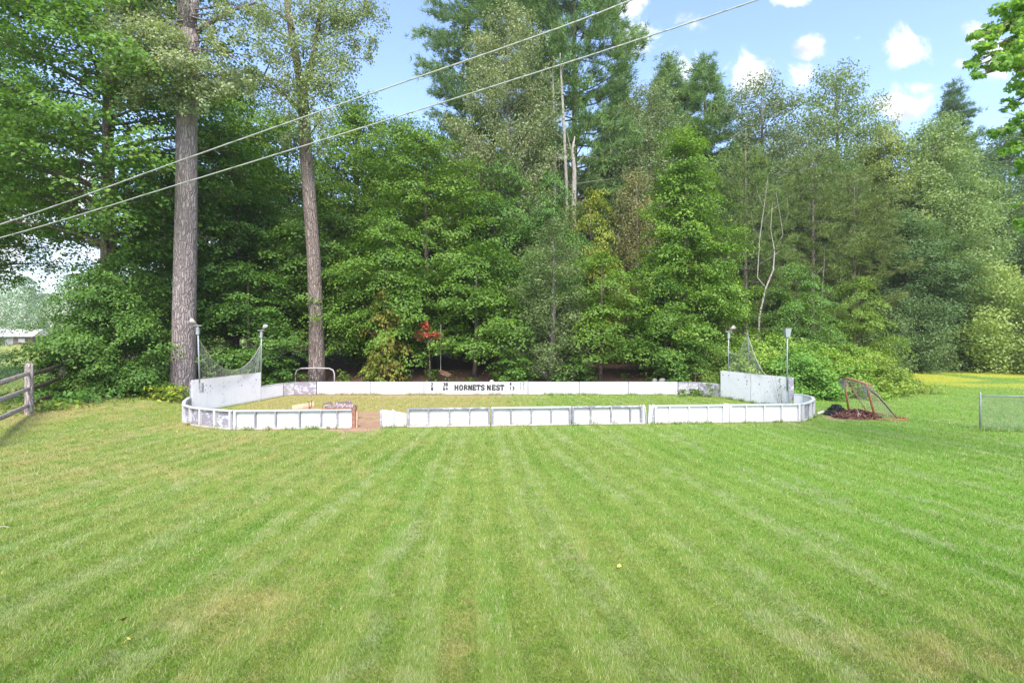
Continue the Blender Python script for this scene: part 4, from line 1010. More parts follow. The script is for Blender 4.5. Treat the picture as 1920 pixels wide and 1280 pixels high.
leafy_plant('yellow_plant', 'clump of yellow-leaved plants at the foot of the thickest trunk', 322, 22.3, 1.5, .62, 260, (2.1, 1.5, .9), 1)
leafy_plant('yellow_plant', 'small yellow plant just left of the clump at the thickest trunk', 297, 22.7, .7, .4, 90, (2.0, 1.45, .9), 2)
leafy_plant('ground_plant', 'green and yellow broad-leaved plants right of the fence post', 85, 18.9, 1.3, .35, 170, (1.2, 1.1, .8), 3)
leafy_plant('ground_plant', 'dark green creeping plants under the lowest fence rail', 125, 20.6, 2.2, .45, 320, (.6, .85, .7), 4)
leafy_plant('ground_plant', 'low weeds on the left of the fence post', 22, 18.0, .9, .4, 110, (.9, .95, .8), 5, .16)
leafy_plant('vine', 'pale vine climbing the right lamp pole above the tall board', 1470, 21.5, .7, 2.0, 130, (1.0, 1.1, 2.6), 6, .10)
leafy_plant('yellow_plant', 'yellow-green weeds where the bush row meets the yellow grass', 1742, 26.0, 1.2, .5, 200, (1.6, 1.3, .6), 7, .13)

# ------------------------------------------------------------------ rink boards
H0 = .62
TALL = 1.25


def strip(mb, pts, z0, z1, th, off=0.0):
    """upright sheet following pts (x, y), th thick; side +: left of the walking direction"""
    n = len(pts); L = []
    for i, p in enumerate(pts):
        a = pts[max(i - 1, 0)]; b = pts[min(i + 1, n - 1)]
        t = (Vector(b) - Vector(a)).normalized(); nn = Vector((-t.y, t.x))
        L.append((Vector(p) + nn * off, Vector(p) + nn * (off + th)))
    vs = []
    for (a, b) in L:
        vs += [(a.x, a.y, z0), (b.x, b.y, z0), (b.x, b.y, z1), (a.x, a.y, z1)]
    fs = [(0, 3, 2, 1), tuple(4 * (n - 1) + k for k in (0, 1, 2, 3))]
    for i in range(n - 1):
        for k in range(4):
            k2 = (k + 1) % 4; fs.append((4 * i + k, 4 * i + k2, 4 * (i + 1) + k2, 4 * (i + 1) + k))
    mb.add(vs, fs)


def board(label, pts, studs, side, h=H0, panel='white', stud='stud', cap='white', capmat=None, group='white boards round the rink', depth=.085, sw=.045, base=True, tilt=0.0, name='rink_board', studmats=None, z0=.02):
    """pts: list of (x,y) along the inner face; side=+1: framing on the left of the walking direction"""
    c = Vector(pts[len(pts) // 2 - (1 if len(pts) == 2 else 0)])
    if len(pts) == 2: c = (Vector(pts[0]) + Vector(pts[1])) / 2
    e = thing(name, label, 'board', (c.x, c.y, 0), 0, group)
    q = [(p[0] - c.x, p[1] - c.y) for p in pts]
    mb = MB(); strip(mb, q, z0, h - .04, .014 * side if side > 0 else -.014); mb.build('panel', MAT[panel], e)
    mb = MB(); strip(mb, q, h - .04, h, (depth + .02) * side, -.006 * side); mb.build('cap_rail', MAT[cap], e)
    if base:
        mb = MB(); strip(mb, q, .012, .062, depth * side, .0165 * side); mb.build('bottom_rail', MAT[stud if stud != 'stud' else 'studw'], e)
    # studs by arc length
    segs = [(Vector(a), Vector(b)) for a, b in zip(q, q[1:])]; tot = sum((b - a).length for a, b in segs)
    for k, f in enumerate(studs):
        d = f * tot; p = None
        for a, b in segs:
            l = (b - a).length
            if d <= l + 1e-6: p = a.lerp(b, d / l); t = (b - a).normalized(); break
            d -= l
        if p is None: p = segs[-1][1]; t = (segs[-1][1] - segs[-1][0]).normalized()
        nn = Vector((-t.y, t.x)) * side
        w = sw * (1.5 if f in (0, 1) else 1)
        p0 = p + nn * (.0165 + depth / 2)
        if f == 0: p0 = p0 + t * (w / 2)
        if f == 1: p0 = p0 - t * (w / 2)
        m2 = MB(); m2.bar((p0.x, p0.y, .064 if base else .012), (p0.x, p0.y, h - .042), w, depth - .006, up=(nn.x, nn.y, 0))
        sm_ = (studmats or {}).get(k, stud)
        o = m2.build('stud', MAT[sm_], e)
    return e


def G(px, Y): return (TX(px, Y), Y)


# the near boards run from the front left to the front right corner, seen from outside
NL = Vector((-8.74, 16.8)); NR = Vector((9.86, 18.3))


def near(px):
    """point of the near line that stands at column px of the photograph"""
    k = (px - 960) / F; d = NR - NL
    t = (k * NL.y - NL.x) / (d.x - k * d.y)
    p = NL + d * t
    return (p.x, p.y)


def near_board(label, pa, pb, st, **kw):
    a = near(pa); b = near(pb)
    board(label, [a, b], [(Vector(near(s)) - Vector(a)).length / (Vector(b) - Vector(a)).length if s not in (pa, pb) else (0 if s == pa else 1) for s in st], -1, **kw)


near_board('longest front board section left of the dirt gap, with brown rotten end', 440, 660, [440, 480, 518, 563, 603, 633], stud='stud', studmats={0: 'studw'})
near_board('front board section right of the broken panel, with chipped grey top', 764, 919, [764, 803.5, 843, 880.6, 919], cap='peeling')
near_board('front board section under the lettered board, with a clean white top', 921, 1070, [921, 957.7, 996, 1033, 1070])
near_board('front board section ending at the leaning split posts, with grey top edge', 1072, 1203, [1072, 1107, 1145, 1181, 1203], cap='peeling')
near_board('front board section right of the leaning split posts', 1226, 1357, [1226, 1254, 1290, 1326, 1357], panel='white2', stud='studw')
near_board('last front board section before the right corner', 1366, 1498, [1366, 1397, 1431, 1463.5, 1498], panel='white2', stud='studw')


def loose(name, label, cat_, pos, parts, group=None):
    e = thing(name, label, cat_, pos, 0, group)
    for (nm, mb, m) in parts: mb.build(nm, MAT[m], e)
    return e


# broken section beside the gap
a = near(716); b = near(762); e = thing('rink_board', 'short broken front board right of the dirt gap, its top sagging', 'board', (a[0], a[1], 0), 0, 'white boards round the rink')
ax = Vector((b[0] - a[0], b[1] - a[1], 0)); L_ = ax.length; ax.normalize()
def prism(pts2, th, org, ax, off=0.0):
    """polygon in the (along, up) plane at org, th thick towards +Y"""
    n = len(pts2); nn = Vector((-ax.y, ax.x, 0)); mb = MB()
    fr = [org + ax * u + Vector((0, 0, v)) + nn * off for u, v in pts2]; bk = [p + nn * th for p in fr]
    mb.add(fr + bk, [tuple(range(n)), tuple(reversed(range(n, 2 * n)))] + [(i, i + n, (i + 1) % n + n, (i + 1) % n) for i in range(n)])
    return mb
prism([(0, .02), (.36, .02), (.36, .53), (.30, .545), (.05, .57), (0, .60)], .016, Vector(), ax).build('panel', MAT['white'], e)
prism([(.372, .02), (L_, .02), (L_, .44), (.70, .47), (.45, .50), (.372, .56)], .016, Vector(), ax, .03).build('panel', MAT['white'], e)
prism([(-.05, .015), (.0, .015), (.0, .62), (-.02, .60), (-.05, .585)], .09, Vector(), ax, -.05).build('stud', MAT['peeling'], e)
prism([(.33, .015), (.375, .015), (.385, .56), (.34, .60)], .05, Vector(), ax, -.056).build('stud', MAT['studw'], e)
# leaning split posts
for (px, lab, dx, w) in ((1207.5, 'split white post leaning left between two front board sections', -.06, .19), (1219.5, 'split white post leaning right between two front board sections', .04, .20)):
    p = near(px); e = thing('broken_post', lab, 'post', (p[0], p[1] - .06, 0))
    ax2 = (NR - NL).normalized(); ax2 = Vector((ax2.x, ax2.y, 0))
    prism([(-w / 2, 0), (w / 2, 0), (w / 2 + dx, .60), (w * .2 + dx, .66), (0 + dx, .61), (-w / 2 + dx, .655)], .05, Vector(), ax2).build('post_body', MAT['studw'], e)
    prism([(w * .12, .05), (w / 2 - .012, .05), (w / 2 + dx - .015, .56), (w * .25 + dx * .9, .52)], .01, Vector((0, -.012, 0)), ax2).build('split_face', MAT['stud'], e)
p = near(1361.5); e = thing('board_post', 'wide flaking white post between the last two front board sections', 'post', (p[0], p[1] - .075, 0))
prism([(-.085, .01), (.085, .01), (.085, .64), (.0, .65), (-.085, .64)], .12, Vector(), Vector((1, .08, 0)).normalized()).build('post_body', MAT['studw'], e)
# rotten end of the left section
p = near(664); e = thing('broken_post', 'rotten reddish brown post with jagged top at the gap', 'post', (p[0], p[1] - .03, 0))
prism([(-.07, 0), (.04, 0), (.045, .70), (.02, .75), (.0, .66), (-.03, .72), (-.05, .62), (-.07, .64)], .11, Vector(), Vector((1, 0, 0))).build('post_body', MAT['rot'], e)
prism([(.055, 0), (.10, 0), (.125, .48), (.09, .56), (.06, .50)], .05, Vector((0, .02, 0)), Vector((1, 0, 0))).build('splinter', MAT['rawwood'], e)
p = near(603); e = thing('plank', 'reddish weathered plank lying on top of the front boards by the gap', 'plank', (0, 0, 0))
mb = MB(); pa = near(604); pb = near(660); mb.bar((pa[0], pa[1] - .045, H0 + .018), (pb[0], pb[1] - .045, H0 + .018), .09, .034); mb.build('plank_body', MAT['rot'], e)

# corners
board('curved front left corner board with flaking grey panels', [G(347.5, 18.05), G(364, 17.5), G(388, 17.2), G(414, 17.0), (-8.76, 16.8)], [.02, .25, .47, .72, .97], -1, panel='peeling', stud='studw', cap='studw', sw=.07)
board('side board curving back behind the front left corner', [(-12.05, 20.0), (-11.62, 19.0), G(347, 18.1)], [.1, .5, .9], -1, panel='peeling', stud='studw', cap='studw')
board('curved front right corner board with grey recessed panel', [(9.9, 18.3), G(1516, 18.8), G(1523, 19.4)], [.03, .5, .97], -1, panel='stud', stud='studw', cap='studw', sw=.06)
board('side board curving back behind the front right corner', [G(1523.2, 19.45), (11.26, 20.1), (11.28, 20.7), (11.12, 21.05)], [.1, .5, .95], -1, panel='white2', stud='studw', cap='studw')
# far boards, seen from inside
YF = 25.6
FAR = [(594, 694, 'far board section left of center, next to the peeling one'), (694, 795, 'far board section just left of the lettered board'),
       (990, 1086, 'far board section just right of the lettered board'), (1086, 1178, 'far board section second to the right of the lettered board'), (1178, 1271, 'far board section ending at the far right corner')]
for (p0, p1, lab) in FAR:
    board(lab, [G(p1 - .55, YF), G(p0 + .55, YF)], [0, .5, 1], -1, cap='studw', stud='stud')
sign = board('long far board lettered HORNETS NEST with player numbers', [G(989.4, YF), G(795.4, YF)], [0, .25, .5, .75, 1], -1, cap='studw', stud='studw')
board('pair of narrow white boards beside the left tall board', [G(531, 25.05), (-10.93, 24.35), (-11.09, 23.62)], [0, .5, 1], -1, panel='white2', stud='studw', cap='studw')
board('bare grey and peeling board at the far left corner', [G(551, 25.42), G(532, 25.1)], [0, 1], -1, panel='bare', stud='stud', cap='stud')
board('purple-grey peeling board in front of the pale goal frame', [G(593, YF), G(571, 25.58), G(551.5, 25.44)], [0, .5, 1], -1, panel='peeling', stud='stud', cap='stud')
board('short scuffed grey board at the far right corner', [G(1309, 25.42), G(1272, YF)], [0, 1], -1, panel='bare', stud='stud', cap='stud')
board('scuffed low board running in front of the right tall board', [(10.2, 23.05), G(1380, 23.95), (9.66, 24.62), G(1309.5, 25.4)], [0, .35, .7, 1], -1, panel='peeling', stud='stud', cap='peeling')
# seam posts on the far boards
for (px, lab, w, m) in ((795, 'thin dark strip at the left end of the lettered board', .03, 'stud'), (990, 'grey strip at the right end of the lettered board', .05, 'stud')):
    x, y = G(px, YF); e = thing('seam_strip', lab, 'strip', (x, y - .011, 0)); mb = MB(); mb.box(-w / 2, w / 2, -.008, .008, .02, H0 + .03); mb.build('strip_body', MAT[m], e)


# tall end boards
def tall(label, pts, mat, marks, seed):
    c = (Vector(pts[0]) + Vector(pts[-1])) / 2
    e = thing('end_board', label, 'board', (c.x, c.y, 0), 0, 'tall plywood boards at the rink ends')
    q = [(p[0] - c.x, p[1] - c.y) for p in pts]; mb = MB(); strip(mb, q, .02, TALL, .018); mb.build('panel', MAT[mat], e)
    mb = MB()
    for i in range(len(q)):
        a = Vector(q[max(0, i - 1)]); b2_ = Vector(q[min(len(q) - 1, i + 1)]); t = (b2_ - a).normalized(); nn = Vector((-t.y, t.x)); p = Vector(q[i]) + nn * .065 + t * (.03 if i == 0 else -.03 if i == len(q) - 1 else 0)
        m2 = MB(); m2.bar((p.x, p.y, .0), (p.x, p.y, TALL - .02), .05, .085, up=(nn.x, nn.y, 0)); m2.build('stud', MAT['stud'], e)
    rng = np.random.default_rng(seed); mb = MB()
    tot = (Vector(q[-1]) - Vector(q[0])).length
    for k in range(marks):
        f = rng.uniform(.05, .95); z = rng.uniform(.25, TALL - .1) if k > 5 else rng.uniform(.7, 1.1); i = min(int(f * (len(q) - 1)), len(q) - 2)
        a = Vector(q[i]); b2_ = Vector(q[i + 1]); t = (b2_ - a).normalized(); nn = Vector((-t.y, t.x)); p = a.lerp(b2_, f * (len(q) - 1) - i) - nn * .003
        r = rng.uniform(.008, .02) if k > 5 else rng.uniform(.02, .036)
        T3 = Vector((t.x, t.y, 0)); vs = [Vector((p.x, p.y, z)) + T3 * (math.cos(j) * r * rng.uniform(.6, 1.3)) + Vector((0, 0, math.sin(j) * r * rng.uniform(.6, 1.2))) for j in np.arange(0, 6.2, .9)]
        mb.add(vs, [tuple(range(len(vs)))])
    mb.build('scuff_marks', MAT['black'], e)
    return e


tl = tall('tall white plywood board at the left end of the rink', [(-12.03, 20.05), (-11.56, 21.8), (-11.10, 23.58)], 'white2', 26, 3)
tr_ = tall('left half of the tall white plywood at the right rink end', [(9.60, 24.55), (10.245, 22.93)], 'white2', 9, 4)
tr2_ = tall('right half of the tall white plywood at the right rink end, with puck marks', [(10.26, 22.9), (11.02, 21.25)], 'white2', 16, 5)
e = thing('end_post', 'split purple-grey post at the near end of the right tall plywood', 'post', (11.07, 21.12, 0))
prism([(-.09, .01), (.02, .01), (.0, .35), (-.03, .75), (-.07, 1.24), (-.12, 1.24), (-.12, .7)], .05, Vector((0, -.03, 0)), Vector((1, -.2, 0)).normalized()).build('split_face', MAT['stud'], e)
prism([(-.06, .36), (.10, .40), (.10, 1.24), (-.05, 1.24)], .06, Vector((0, .04, 0)), Vector((1, -.2, 0)).normalized()).build('post_body', MAT['peeling'], e)
e = thing('electrical_box', 'grey box on the near end of the left tall board', 'box', (*G(378, 19.9), 1.0))
mb = MB(); mb.box(-.06, .06, -.05, .04, -.2, .16); mb.build('housing', MAT['stud'], e, bevel=.01)
mb = MB(); mb.box(-.045, .045, -.062, -.052, -.12, .12); mb.build('cover', MAT['galv'], e, bevel=.003)

# lettering -------------------------------------------------------------
GL = {
    'H': [(.2, 0, .2, 1), (.8, 0, .8, 1), (.2, .5, .8, .5)], 'O': [(.2, .2, .2, .8), (.8, .2, .8, .8), (.32, .08, .68, .08), (.32, .92, .68, .92), (.2, .22, .34, .08), (.8, .22, .66, .08), (.2, .78, .34, .92), (.8, .78, .66, .92)],
    'R': [(.2, 0, .2, 1), (.2, .92, .68, .92), (.76, .6, .76, .86), (.2, .5, .68, .5), (.55, .5, .84, .06)], 'N': [(.2, 0, .2, 1), (.8, 0, .8, 1), (.22, .95, .78, .05)],
    'E': [(.22, 0, .22, 1), (.1, .92, .85, .92), (.1, .08, .85, .08), (.22, .5, .62, .5), (.82, .92, .82, .72), (.82, .08, .82, .28), (.6, .38, .6, .62)], 'T': [(.08, .92, .92, .92), (.5, 0, .5, 1), (.1, .92, .1, .7), (.9, .92, .9, .7)],
    'S': [(.3, .92, .8, .92), (.2, .82, .2, .62), (.28, .53, .72, .47), (.8, .4, .8, .2), (.2, .08, .7, .08), (.82, .92, .82, .72), (.18, .08, .18, .28), (.2, .8, .32, .92), (.2, .64, .3, .52), (.8, .38, .7, .48), (.8, .2, .68, .08)],
    'SERIF': {'H': [.2, .8], 'R': [.2], 'N': [.2, .8], 'T': [.5]},
    '1': [(.5, 0, .5, 1), (.3, .8, .5, 1), (.3, .06, .7, .06)], '2': [(.2, .94, .8, .94), (.8, .94, .8, .55), (.8, .55, .2, .08), (.2, .06, .8, .06)], '3': [(.2, .94, .8, .94), (.8, .94, .8, .06), (.2, .06, .8, .06), (.35, .5, .8, .5)],
    '4': [(.65, 0, .65, 1), (.2, .35, .9, .35), (.2, .35, .6, 1)], '6': [(.2, .06, .2, .94), (.2, .94, .75, .94), (.2, .5, .8, .5), (.8, .5, .8, .06), (.2, .06, .8, .06)],
    '8': [(.2, .06, .2, .94), (.8, .06, .8, .94), (.2, .94, .8, .94), (.2, .5, .8, .5), (.2, .06, .8, .06)]}


def glyph(mb, ch, x, z, w, h, th, y, layer):
    for i, (x0, y0, x1, y1) in enumerate(GL[ch]):
        a = Vector((x + x0 * w, 0, z + y0 * h)); b2_ = Vector((x + x1 * w, 0, z + y1 * h)); t = (b2_ - a).normalized(); nn = Vector((-t.z, 0, t.x)) * th / 2
        yy = y - .0004 * i
        mb.add([Vector((0, yy, 0)) + p for p in (a - nn, b2_ - nn, b2_ + nn, a + nn)], [(0, 1, 2, 3)])
    for sx in GL['SERIF'].get(ch, []):
        for k, sz in enumerate((0, 1)):
            if ch == 'T' and sz == 1: continue
            if ch == 'R' and sz == 1: continue
            mb.box(x + (sx - .19) * w, x + (sx + .19) * w, y - .006, y - .0045, z + sz * h - (.0 if sz == 0 else th * .8), z + sz * h + (th * .8 if sz == 0 else 0))


sx0, sy0 = sign.location.x, sign.location.y
ly = -.012
mb = MB()
xs_ = [655, 725, 795, 860, 925, 985, 1050, None, 1140, 1215, 1280, 1340]
for ch, q in zip('HORNETS NEST', xs_):
    if q is None: continue
    glyph(mb, ch, TX(q / 8 + 770, YF) - sx0, .225, .205, .255, .064, ly, 0)
mb.build('lettering', MAT['black'], sign)


def num(txt, px, py, mat, h=.15, w=.115, th=.04):
    mb = MB(); x = TX(px, YF) - sx0 - len(txt) * (w + .012) / 2; z = CAMH + (HOR - py) / F * YF - h / 2
    for ch in txt: glyph(mb, ch, x, z, w, h, th, ly, 0); x += w + .012
    mb.build('number', MAT[mat], sign)


for (t_, px, py, m_) in (('2', 810, 720.4, 'black'), ('8', 810.5, 728.6, 'black'), ('38', 835.5, 720.4, 'black'), ('64', 835.5, 728.4, 'black'), ('4', 957.5, 719.8, 'black'), ('13', 960, 727.6, 'black'), ('12', 979, 720, 'grey'), ('11', 979, 727.6, 'grey')):
    num(t_, px, py, m_)

# ------------------------------------------------------------------ lamp poles and nets
def lamp_pole(label, px, Y, z0, z1, kind, lean=0.0, side=1):
    x, y = G(px, Y); e = thing('lamp_pole', label, 'lamp', (x, y, z0), 0, 'lamp poles on the end boards'); h = z1 - z0
    mb = MB(); mb.tube([(0, 0, 0), (lean * .5, 0, h * .5), (lean, 0, h)], .028, 8); mb.build('pole', MAT['galv'], e, True)
    mb = MB(); mb.box(lean - .055, lean + .055, -.05, .05, h - .34, h - .08); mb.build('junction_box', MAT['galv'], e, bevel=.008)
    mb = MB(); mb.box(lean - .15, lean + .15, -.05, .05, h - .02, h + .012); mb.build('cross_plate', MAT['galv'], e)
    if kind == 'flood':
        cx = lean + .13 * side
        f = thing('lamp', None, None); f.parent = e; COL.objects.unlink(f); bpy.data.objects.remove(f)
        mb = MB(); mb.tube([(cx - .06 * side, .0, h + .06), (cx + .02 * side, -.05, h + .14), (cx + .1 * side, -.1, h + .2)], [.04, .075, .095], 10); hd = mb.build('lamp_head', MAT['lampwhite'], e, True)
        mb = MB(); mb.tube([(cx + .1 * side, -.1, h + .2), (cx + .115 * side, -.112, h + .212)], [.085, .08], 10); mb.build('lens', MAT['glass'], hd)
        mb = MB(); mb.tube([(lean, 0, h), (cx - .05 * side, 0, h + .07)], .018, 6); mb.build('bracket', MAT['rust'], e)
    else:
        mb = MB(); mb.add([(-.10, -.10, h - .02), (.10, -.10, h - .02), (.10, .10, h - .02), (-.10, .10, h - .02), (-.15, -.13, h + .02), (.15, -.13, h + .02), (.15, .13, h + .02), (-.15, .13, h + .02)], [(0, 3, 2, 1), (4, 5, 6, 7), (0, 1, 5, 4), (1, 2, 6, 5), (2, 3, 7, 6), (3, 0, 4, 7)])
        mb.build('lamp_top', MAT['lampwhite'], e)
        mb = MB(); v = [(-.075, -.075, h - .36), (.075, -.075, h - .36), (.075, .075, h - .36), (-.075, .075, h - .36), (-.125, -.11, h - .02), (.125, -.11, h - .02), (.125, .11, h - .02), (-.125, .11, h - .02)]
        mb.add(v, [(0, 3, 2, 1), (0, 1, 5, 4), (1, 2, 6, 5), (2, 3, 7, 6), (3, 0, 4, 7)]); mb.build('lamp_head', MAT['glass'], e)
    return e


lamp_pole('lamp pole beside the thickest trunk, its white floodlight pointing left', 374.5, 19.95, .9, 3.30, 'flood', -.07, -1)
lamp_pole('lamp pole at the far end of the left netting, with tan floodlight', 489, 23.6, .7, 3.10, 'flood', .03, 1)
lamp_pole('lamp pole at the far end of the right netting, with small white lamp', 1366, 24.4, .7, 3.05, 'flood', 0, 1)
lamp_pole('lamp pole with square lantern head at the near end of right tall plywood', 1476, 21.3, .7, 3.20, 'lantern', 0, 1)
x, y = G(1403, 23.05); e = thing('net_pole', 'thin pole holding up the peak of the right netting', 'pole', (x, y, .7))
mb = MB(); mb.tube([(.06, 0, 0), (-.02, 0, 2.38)], .013, 6); mb.build('pole_shaft', MAT['stud'], e)


def net(label, A, B, zt, zb, name='netting', cell=.085, rad=.0032, mat='net', extra=None):
    """net between ground points A and B; zt(t), zb(t) top and bottom heights"""
    A = Vector((*A, 0)); B = Vector((*B, 0)); L = (B - A).length; e = thing(name, label, 'net', A)
    pt = lambda t, z: (B - A) * t + Vector((0, 0, z)) + Vector((-(B - A).y, (B - A).x, 0)).normalized() * (.06 * math.sin(t * 9) * (zt(t) - z) / 1.5)
    mb = MB(); N = int(L / cell); gat = 22
    # vertical strands lean with the sag, horizontals stay parallel to the top rope
    for i in range(N + 1):
        t = i / N
        if zt(t) - zb(t) < .03: continue
        mb.tube([pt(t, zb(t) + (zt(t) - zb(t)) * f) for f in (0, .33, .66, 1)], rad, 3, False)
    for k in range(gat):
        f = k / gat
        prev = None; run = []
        for i in range(N + 1):
            t = i / N; h = zt(t) - zb(t)
            if h * (1.0 / gat) < .012 and k % 2: 
                if len(run) > 1: mb.tube(run, rad, 3, False)
                run = []; continue
            if h < .03:
                if len(run) > 1: mb.tube(run, rad, 3, False)
                run = []; continue
            run.append(pt(t, zb(t) + h * f))
        if len(run) > 1: mb.tube(run, rad, 3, False)
    mb.build('mesh_net', MAT[mat], e)
    mb = MB(); mb.tube([pt(t, zt(t)) for t in np.linspace(0, 1, 33) if zt(t) - zb(t) > .01], .011, 5, False); mb.build('top_rope', MAT['rope'], e)
    if extra:
        mb = MB()
        for (t0, z0, t1, z1) in extra: mb.tube([pt(t0, z0), pt((t0 + t1) / 2, (z0 + z1) / 2 - .03), pt(t1, z1)], .008, 5, False)
        mb.build('tie_rope', MAT['rope'], e)
    return e


net('netting sagging between the two lamp poles above the left tall board', G(374, 20.0), G(489, 23.55), lambda t: 1.47 + 1.15 * abs(2 * t - 1.06) ** 2.1, lambda t: TALL + .004, extra=[(0, 2.3, .22, 1.28), (.985, 2.4, .91, 1.27), (.99, 2.4, .945, 1.27)])
net('netting draped over a thin pole above the right tall plywood', G(1367, 24.3), G(1438, 22.0), lambda t: (2.15 - .55 * math.sin(t / .5 * PI) * .35 + .85 * (t / .5) ** 2.5) if t < .5 else max(TALL, TALL + 1.75 * ((1 - t) / .5) ** 1.55), lambda t: TALL + .004)

# ------------------------------------------------------------------ hockey goals
def goal_rusty():
    A = Vector((12.65, 18.55, 0)); Bp = Vector((12.98, 20.55, 0))
    base = (A + Bp) / 2
    e = thing('hockey_goal', 'rusty red hockey goal standing on the lawn right of the rink', 'goal', base)
    A -= base; Bp -= base; hh = 1.27; bk = Vector((.80, -.14, 0))
    lean = Vector((-.36, -.06, 0))
    At = A + lean + Vector((0, 0, hh)); Bt = Bp + lean * .6 + Vector((0, 0, hh))
    for (p, q, m) in ((A, At, 'rust'), (Bp, Bt, 'rust')):
        mb = MB(); mb.tube([p, p.lerp(q, .55), p.lerp(q, .9), q], .036, 8); mb.build('post', MAT[m], e, True)
    mb = MB(); mb.tube([Bt + Vector((-.02, 0, -.02)), Bt.lerp(At, .2) + Vector((0, 0, .035)), Bt.lerp(At, .6) + Vector((0, 0, .02)), At], .042, 8); mb.build('crossbar', MAT['rustpale'], e, True)
    mb = MB(); mb.tube([A + Vector((0, 0, .03)), A + bk * .85 + Vector((.0, -.02, .03)), A + bk * 1.25 + Vector((.1, .12, .03)), A + bk * 1.3 + Vector((.12, .4, .03)), (A + Bp) / 2 + bk * 1.05 + Vector((0, .1, .03)), Bp + bk * .7 + Vector((0, .05, .03)), Bp + Vector((0, 0, .03))], .034, 8); mb.build('base_frame', MAT['rust'], e, True)
    for (q, p, s) in ((At, A + bk * 1.0 + Vector((.05, .3, .04)), 0), (Bt, Bp + bk * .75 + Vector((0, 0, .04)), 1)):
        mb = MB(); top = q.lerp((A if s == 0 else Bp), .12); mb.tube([top, top.lerp(p, .3) + Vector((.06, 0, .03)), p], .018, 6); mb.build('back_brace', MAT['fencedark'] if s == 0 else MAT['rust'], e, True)
    # shelf bars to the rear at the top
    mb = MB(); mb.tube([At, At + Vector((.16, .02, -.02)), At + Vector((.22, .06, -.06))], .024, 6); mb.tube([At + Vector((0, 0, -.04)), At + Vector((-.02, .26, -.02))], .02, 6); mb.build('top_hook', MAT['rustpale'], e, True)
    # torn net: upper back panel and side panel
    rr_ = np.random.default_rng(8); mb = MB(); T1 = At + Vector((.2, .04, -.06)); T2 = Bt + Vector((.22, 0, -.04)); B1 = A + bk * 1.05 + Vector((.08, .3, .05)); B2 = Bp + bk * .75 + Vector((0, 0, .05))
    W = lambda u, v: T1.lerp(T2, u).lerp(B1.lerp(B2, u), v) + Vector((.12 * math.sin(u * 5) * v * (1 - v) * 3, 0, 0))
    for u in np.linspace(0, 1, 30): mb.tube([W(u, v) for v in np.linspace(0, 1, 7)], .0028, 3, False)
    for v in np.linspace(0, 1, 26): mb.tube([W(u, v) for u in np.linspace(0, 1, 9)], .0028, 3, False)
    for v in np.linspace(.05, 1, 20):
        a = At.lerp(A, v); b_ = T1.lerp(B1, v); mb.tube([a, b_], .0028, 3, False)
    for u in np.linspace(.1, 1, 9): mb.tube([At.lerp(T1, u), A.lerp(B1, u)], .0028, 3, False)
    for v in np.linspace(.05, 1, 20): mb.tube([Bt.lerp(Bp, v), T2.lerp(B2, v)], .0028, 3, False)
    for u in np.linspace(.1, 1, 7): mb.tube([Bt.lerp(T2, u), Bp.lerp(B2, u)], .0028, 3, False)
    mb.build('net', MAT['netred'], e)
    # bundled torn net hanging at the post tops
    for (q, sd_, k) in ((Bt, 2, 60), (At, 3, 34)):
        r5 = np.random.default_rng(sd_); m3 = MB()
        for i in range(k):
            p = q + Vector((r5.normal(-.02, .05), r5.normal(.02, .06), -.02)); d = Vector((r5.normal(0, .05), r5.normal(0, .05), -abs(r5.normal(.22, .14))))
            m3.tube([p, p + d * .5 + Vector((r5.normal(0, .03), 0, 0)), p + d], .004, 3, False)
        m3.build('torn_net', MAT['net'], e)
    return e


goal_rusty()


def goal_pale():
    Y = 27.0; x0, x1 = TX(554, Y), TX(627, Y); w = x1 - x0; z0 = ghs((x0 + x1) / 2, Y)
    e = thing('hockey_goal', 'pale pipe hockey goal frame behind the far left boards', 'goal', ((x0 + x1) / 2, Y, z0)); h = 1.16 - z0
    pts = [(-w / 2, 0, 0), (-w / 2, 0, h - .28), (-w / 2 + .07, 0, h - .09), (-w / 2 + .26, 0, h), (0, 0, h + .02), (w / 2 - .26, 0, h), (w / 2 - .07, 0, h - .09), (w / 2, 0, h - .28), (w / 2, 0, 0)]
    mb = MB(); mb.tube(pts, .034, 8); mb.build('front_frame', MAT['palepipe'], e, True)
    mb = MB(); mb.tube([(-w / 2, 0, .03), (-w / 2 + .1, .7, .03), (0, .95, .03), (w / 2 - .1, .7, .03), (w / 2, 0, .03)], .028, 8); mb.build('base_frame', MAT['palepipe'], e, True)
    mb = MB(); mb.tube([(0, 0, h), (0, .5, h - .1), (0, .95, .03)], .022, 6); mb.build('back_brace', MAT['palepipe'], e, True)
    mb = MB()
    for i in range(16):
        u = i / 15; a = Vector((w / 2 - .02, .02, (h - .12) * (1 - u))); b_ = Vector((.1 + .3 * u, .9 - .2 * u, .03 + (h - .5) * (1 - u) * .3)); mb.tube([a, a.lerp(b_, .5) + Vector((0, 0, -.06)), b_], .004, 3, False)
    for i in range(14):
        u = i / 13; a = Vector((w / 2, 0, h - .15)).lerp(Vector((.1, .9, (h - .5) * .3)), u); mb.tube([a, Vector((a.x * .98 + .05, a.y, .04))], .004, 3, False)
    mb.build('net', MAT['blacknet'], e)


goal_pale()

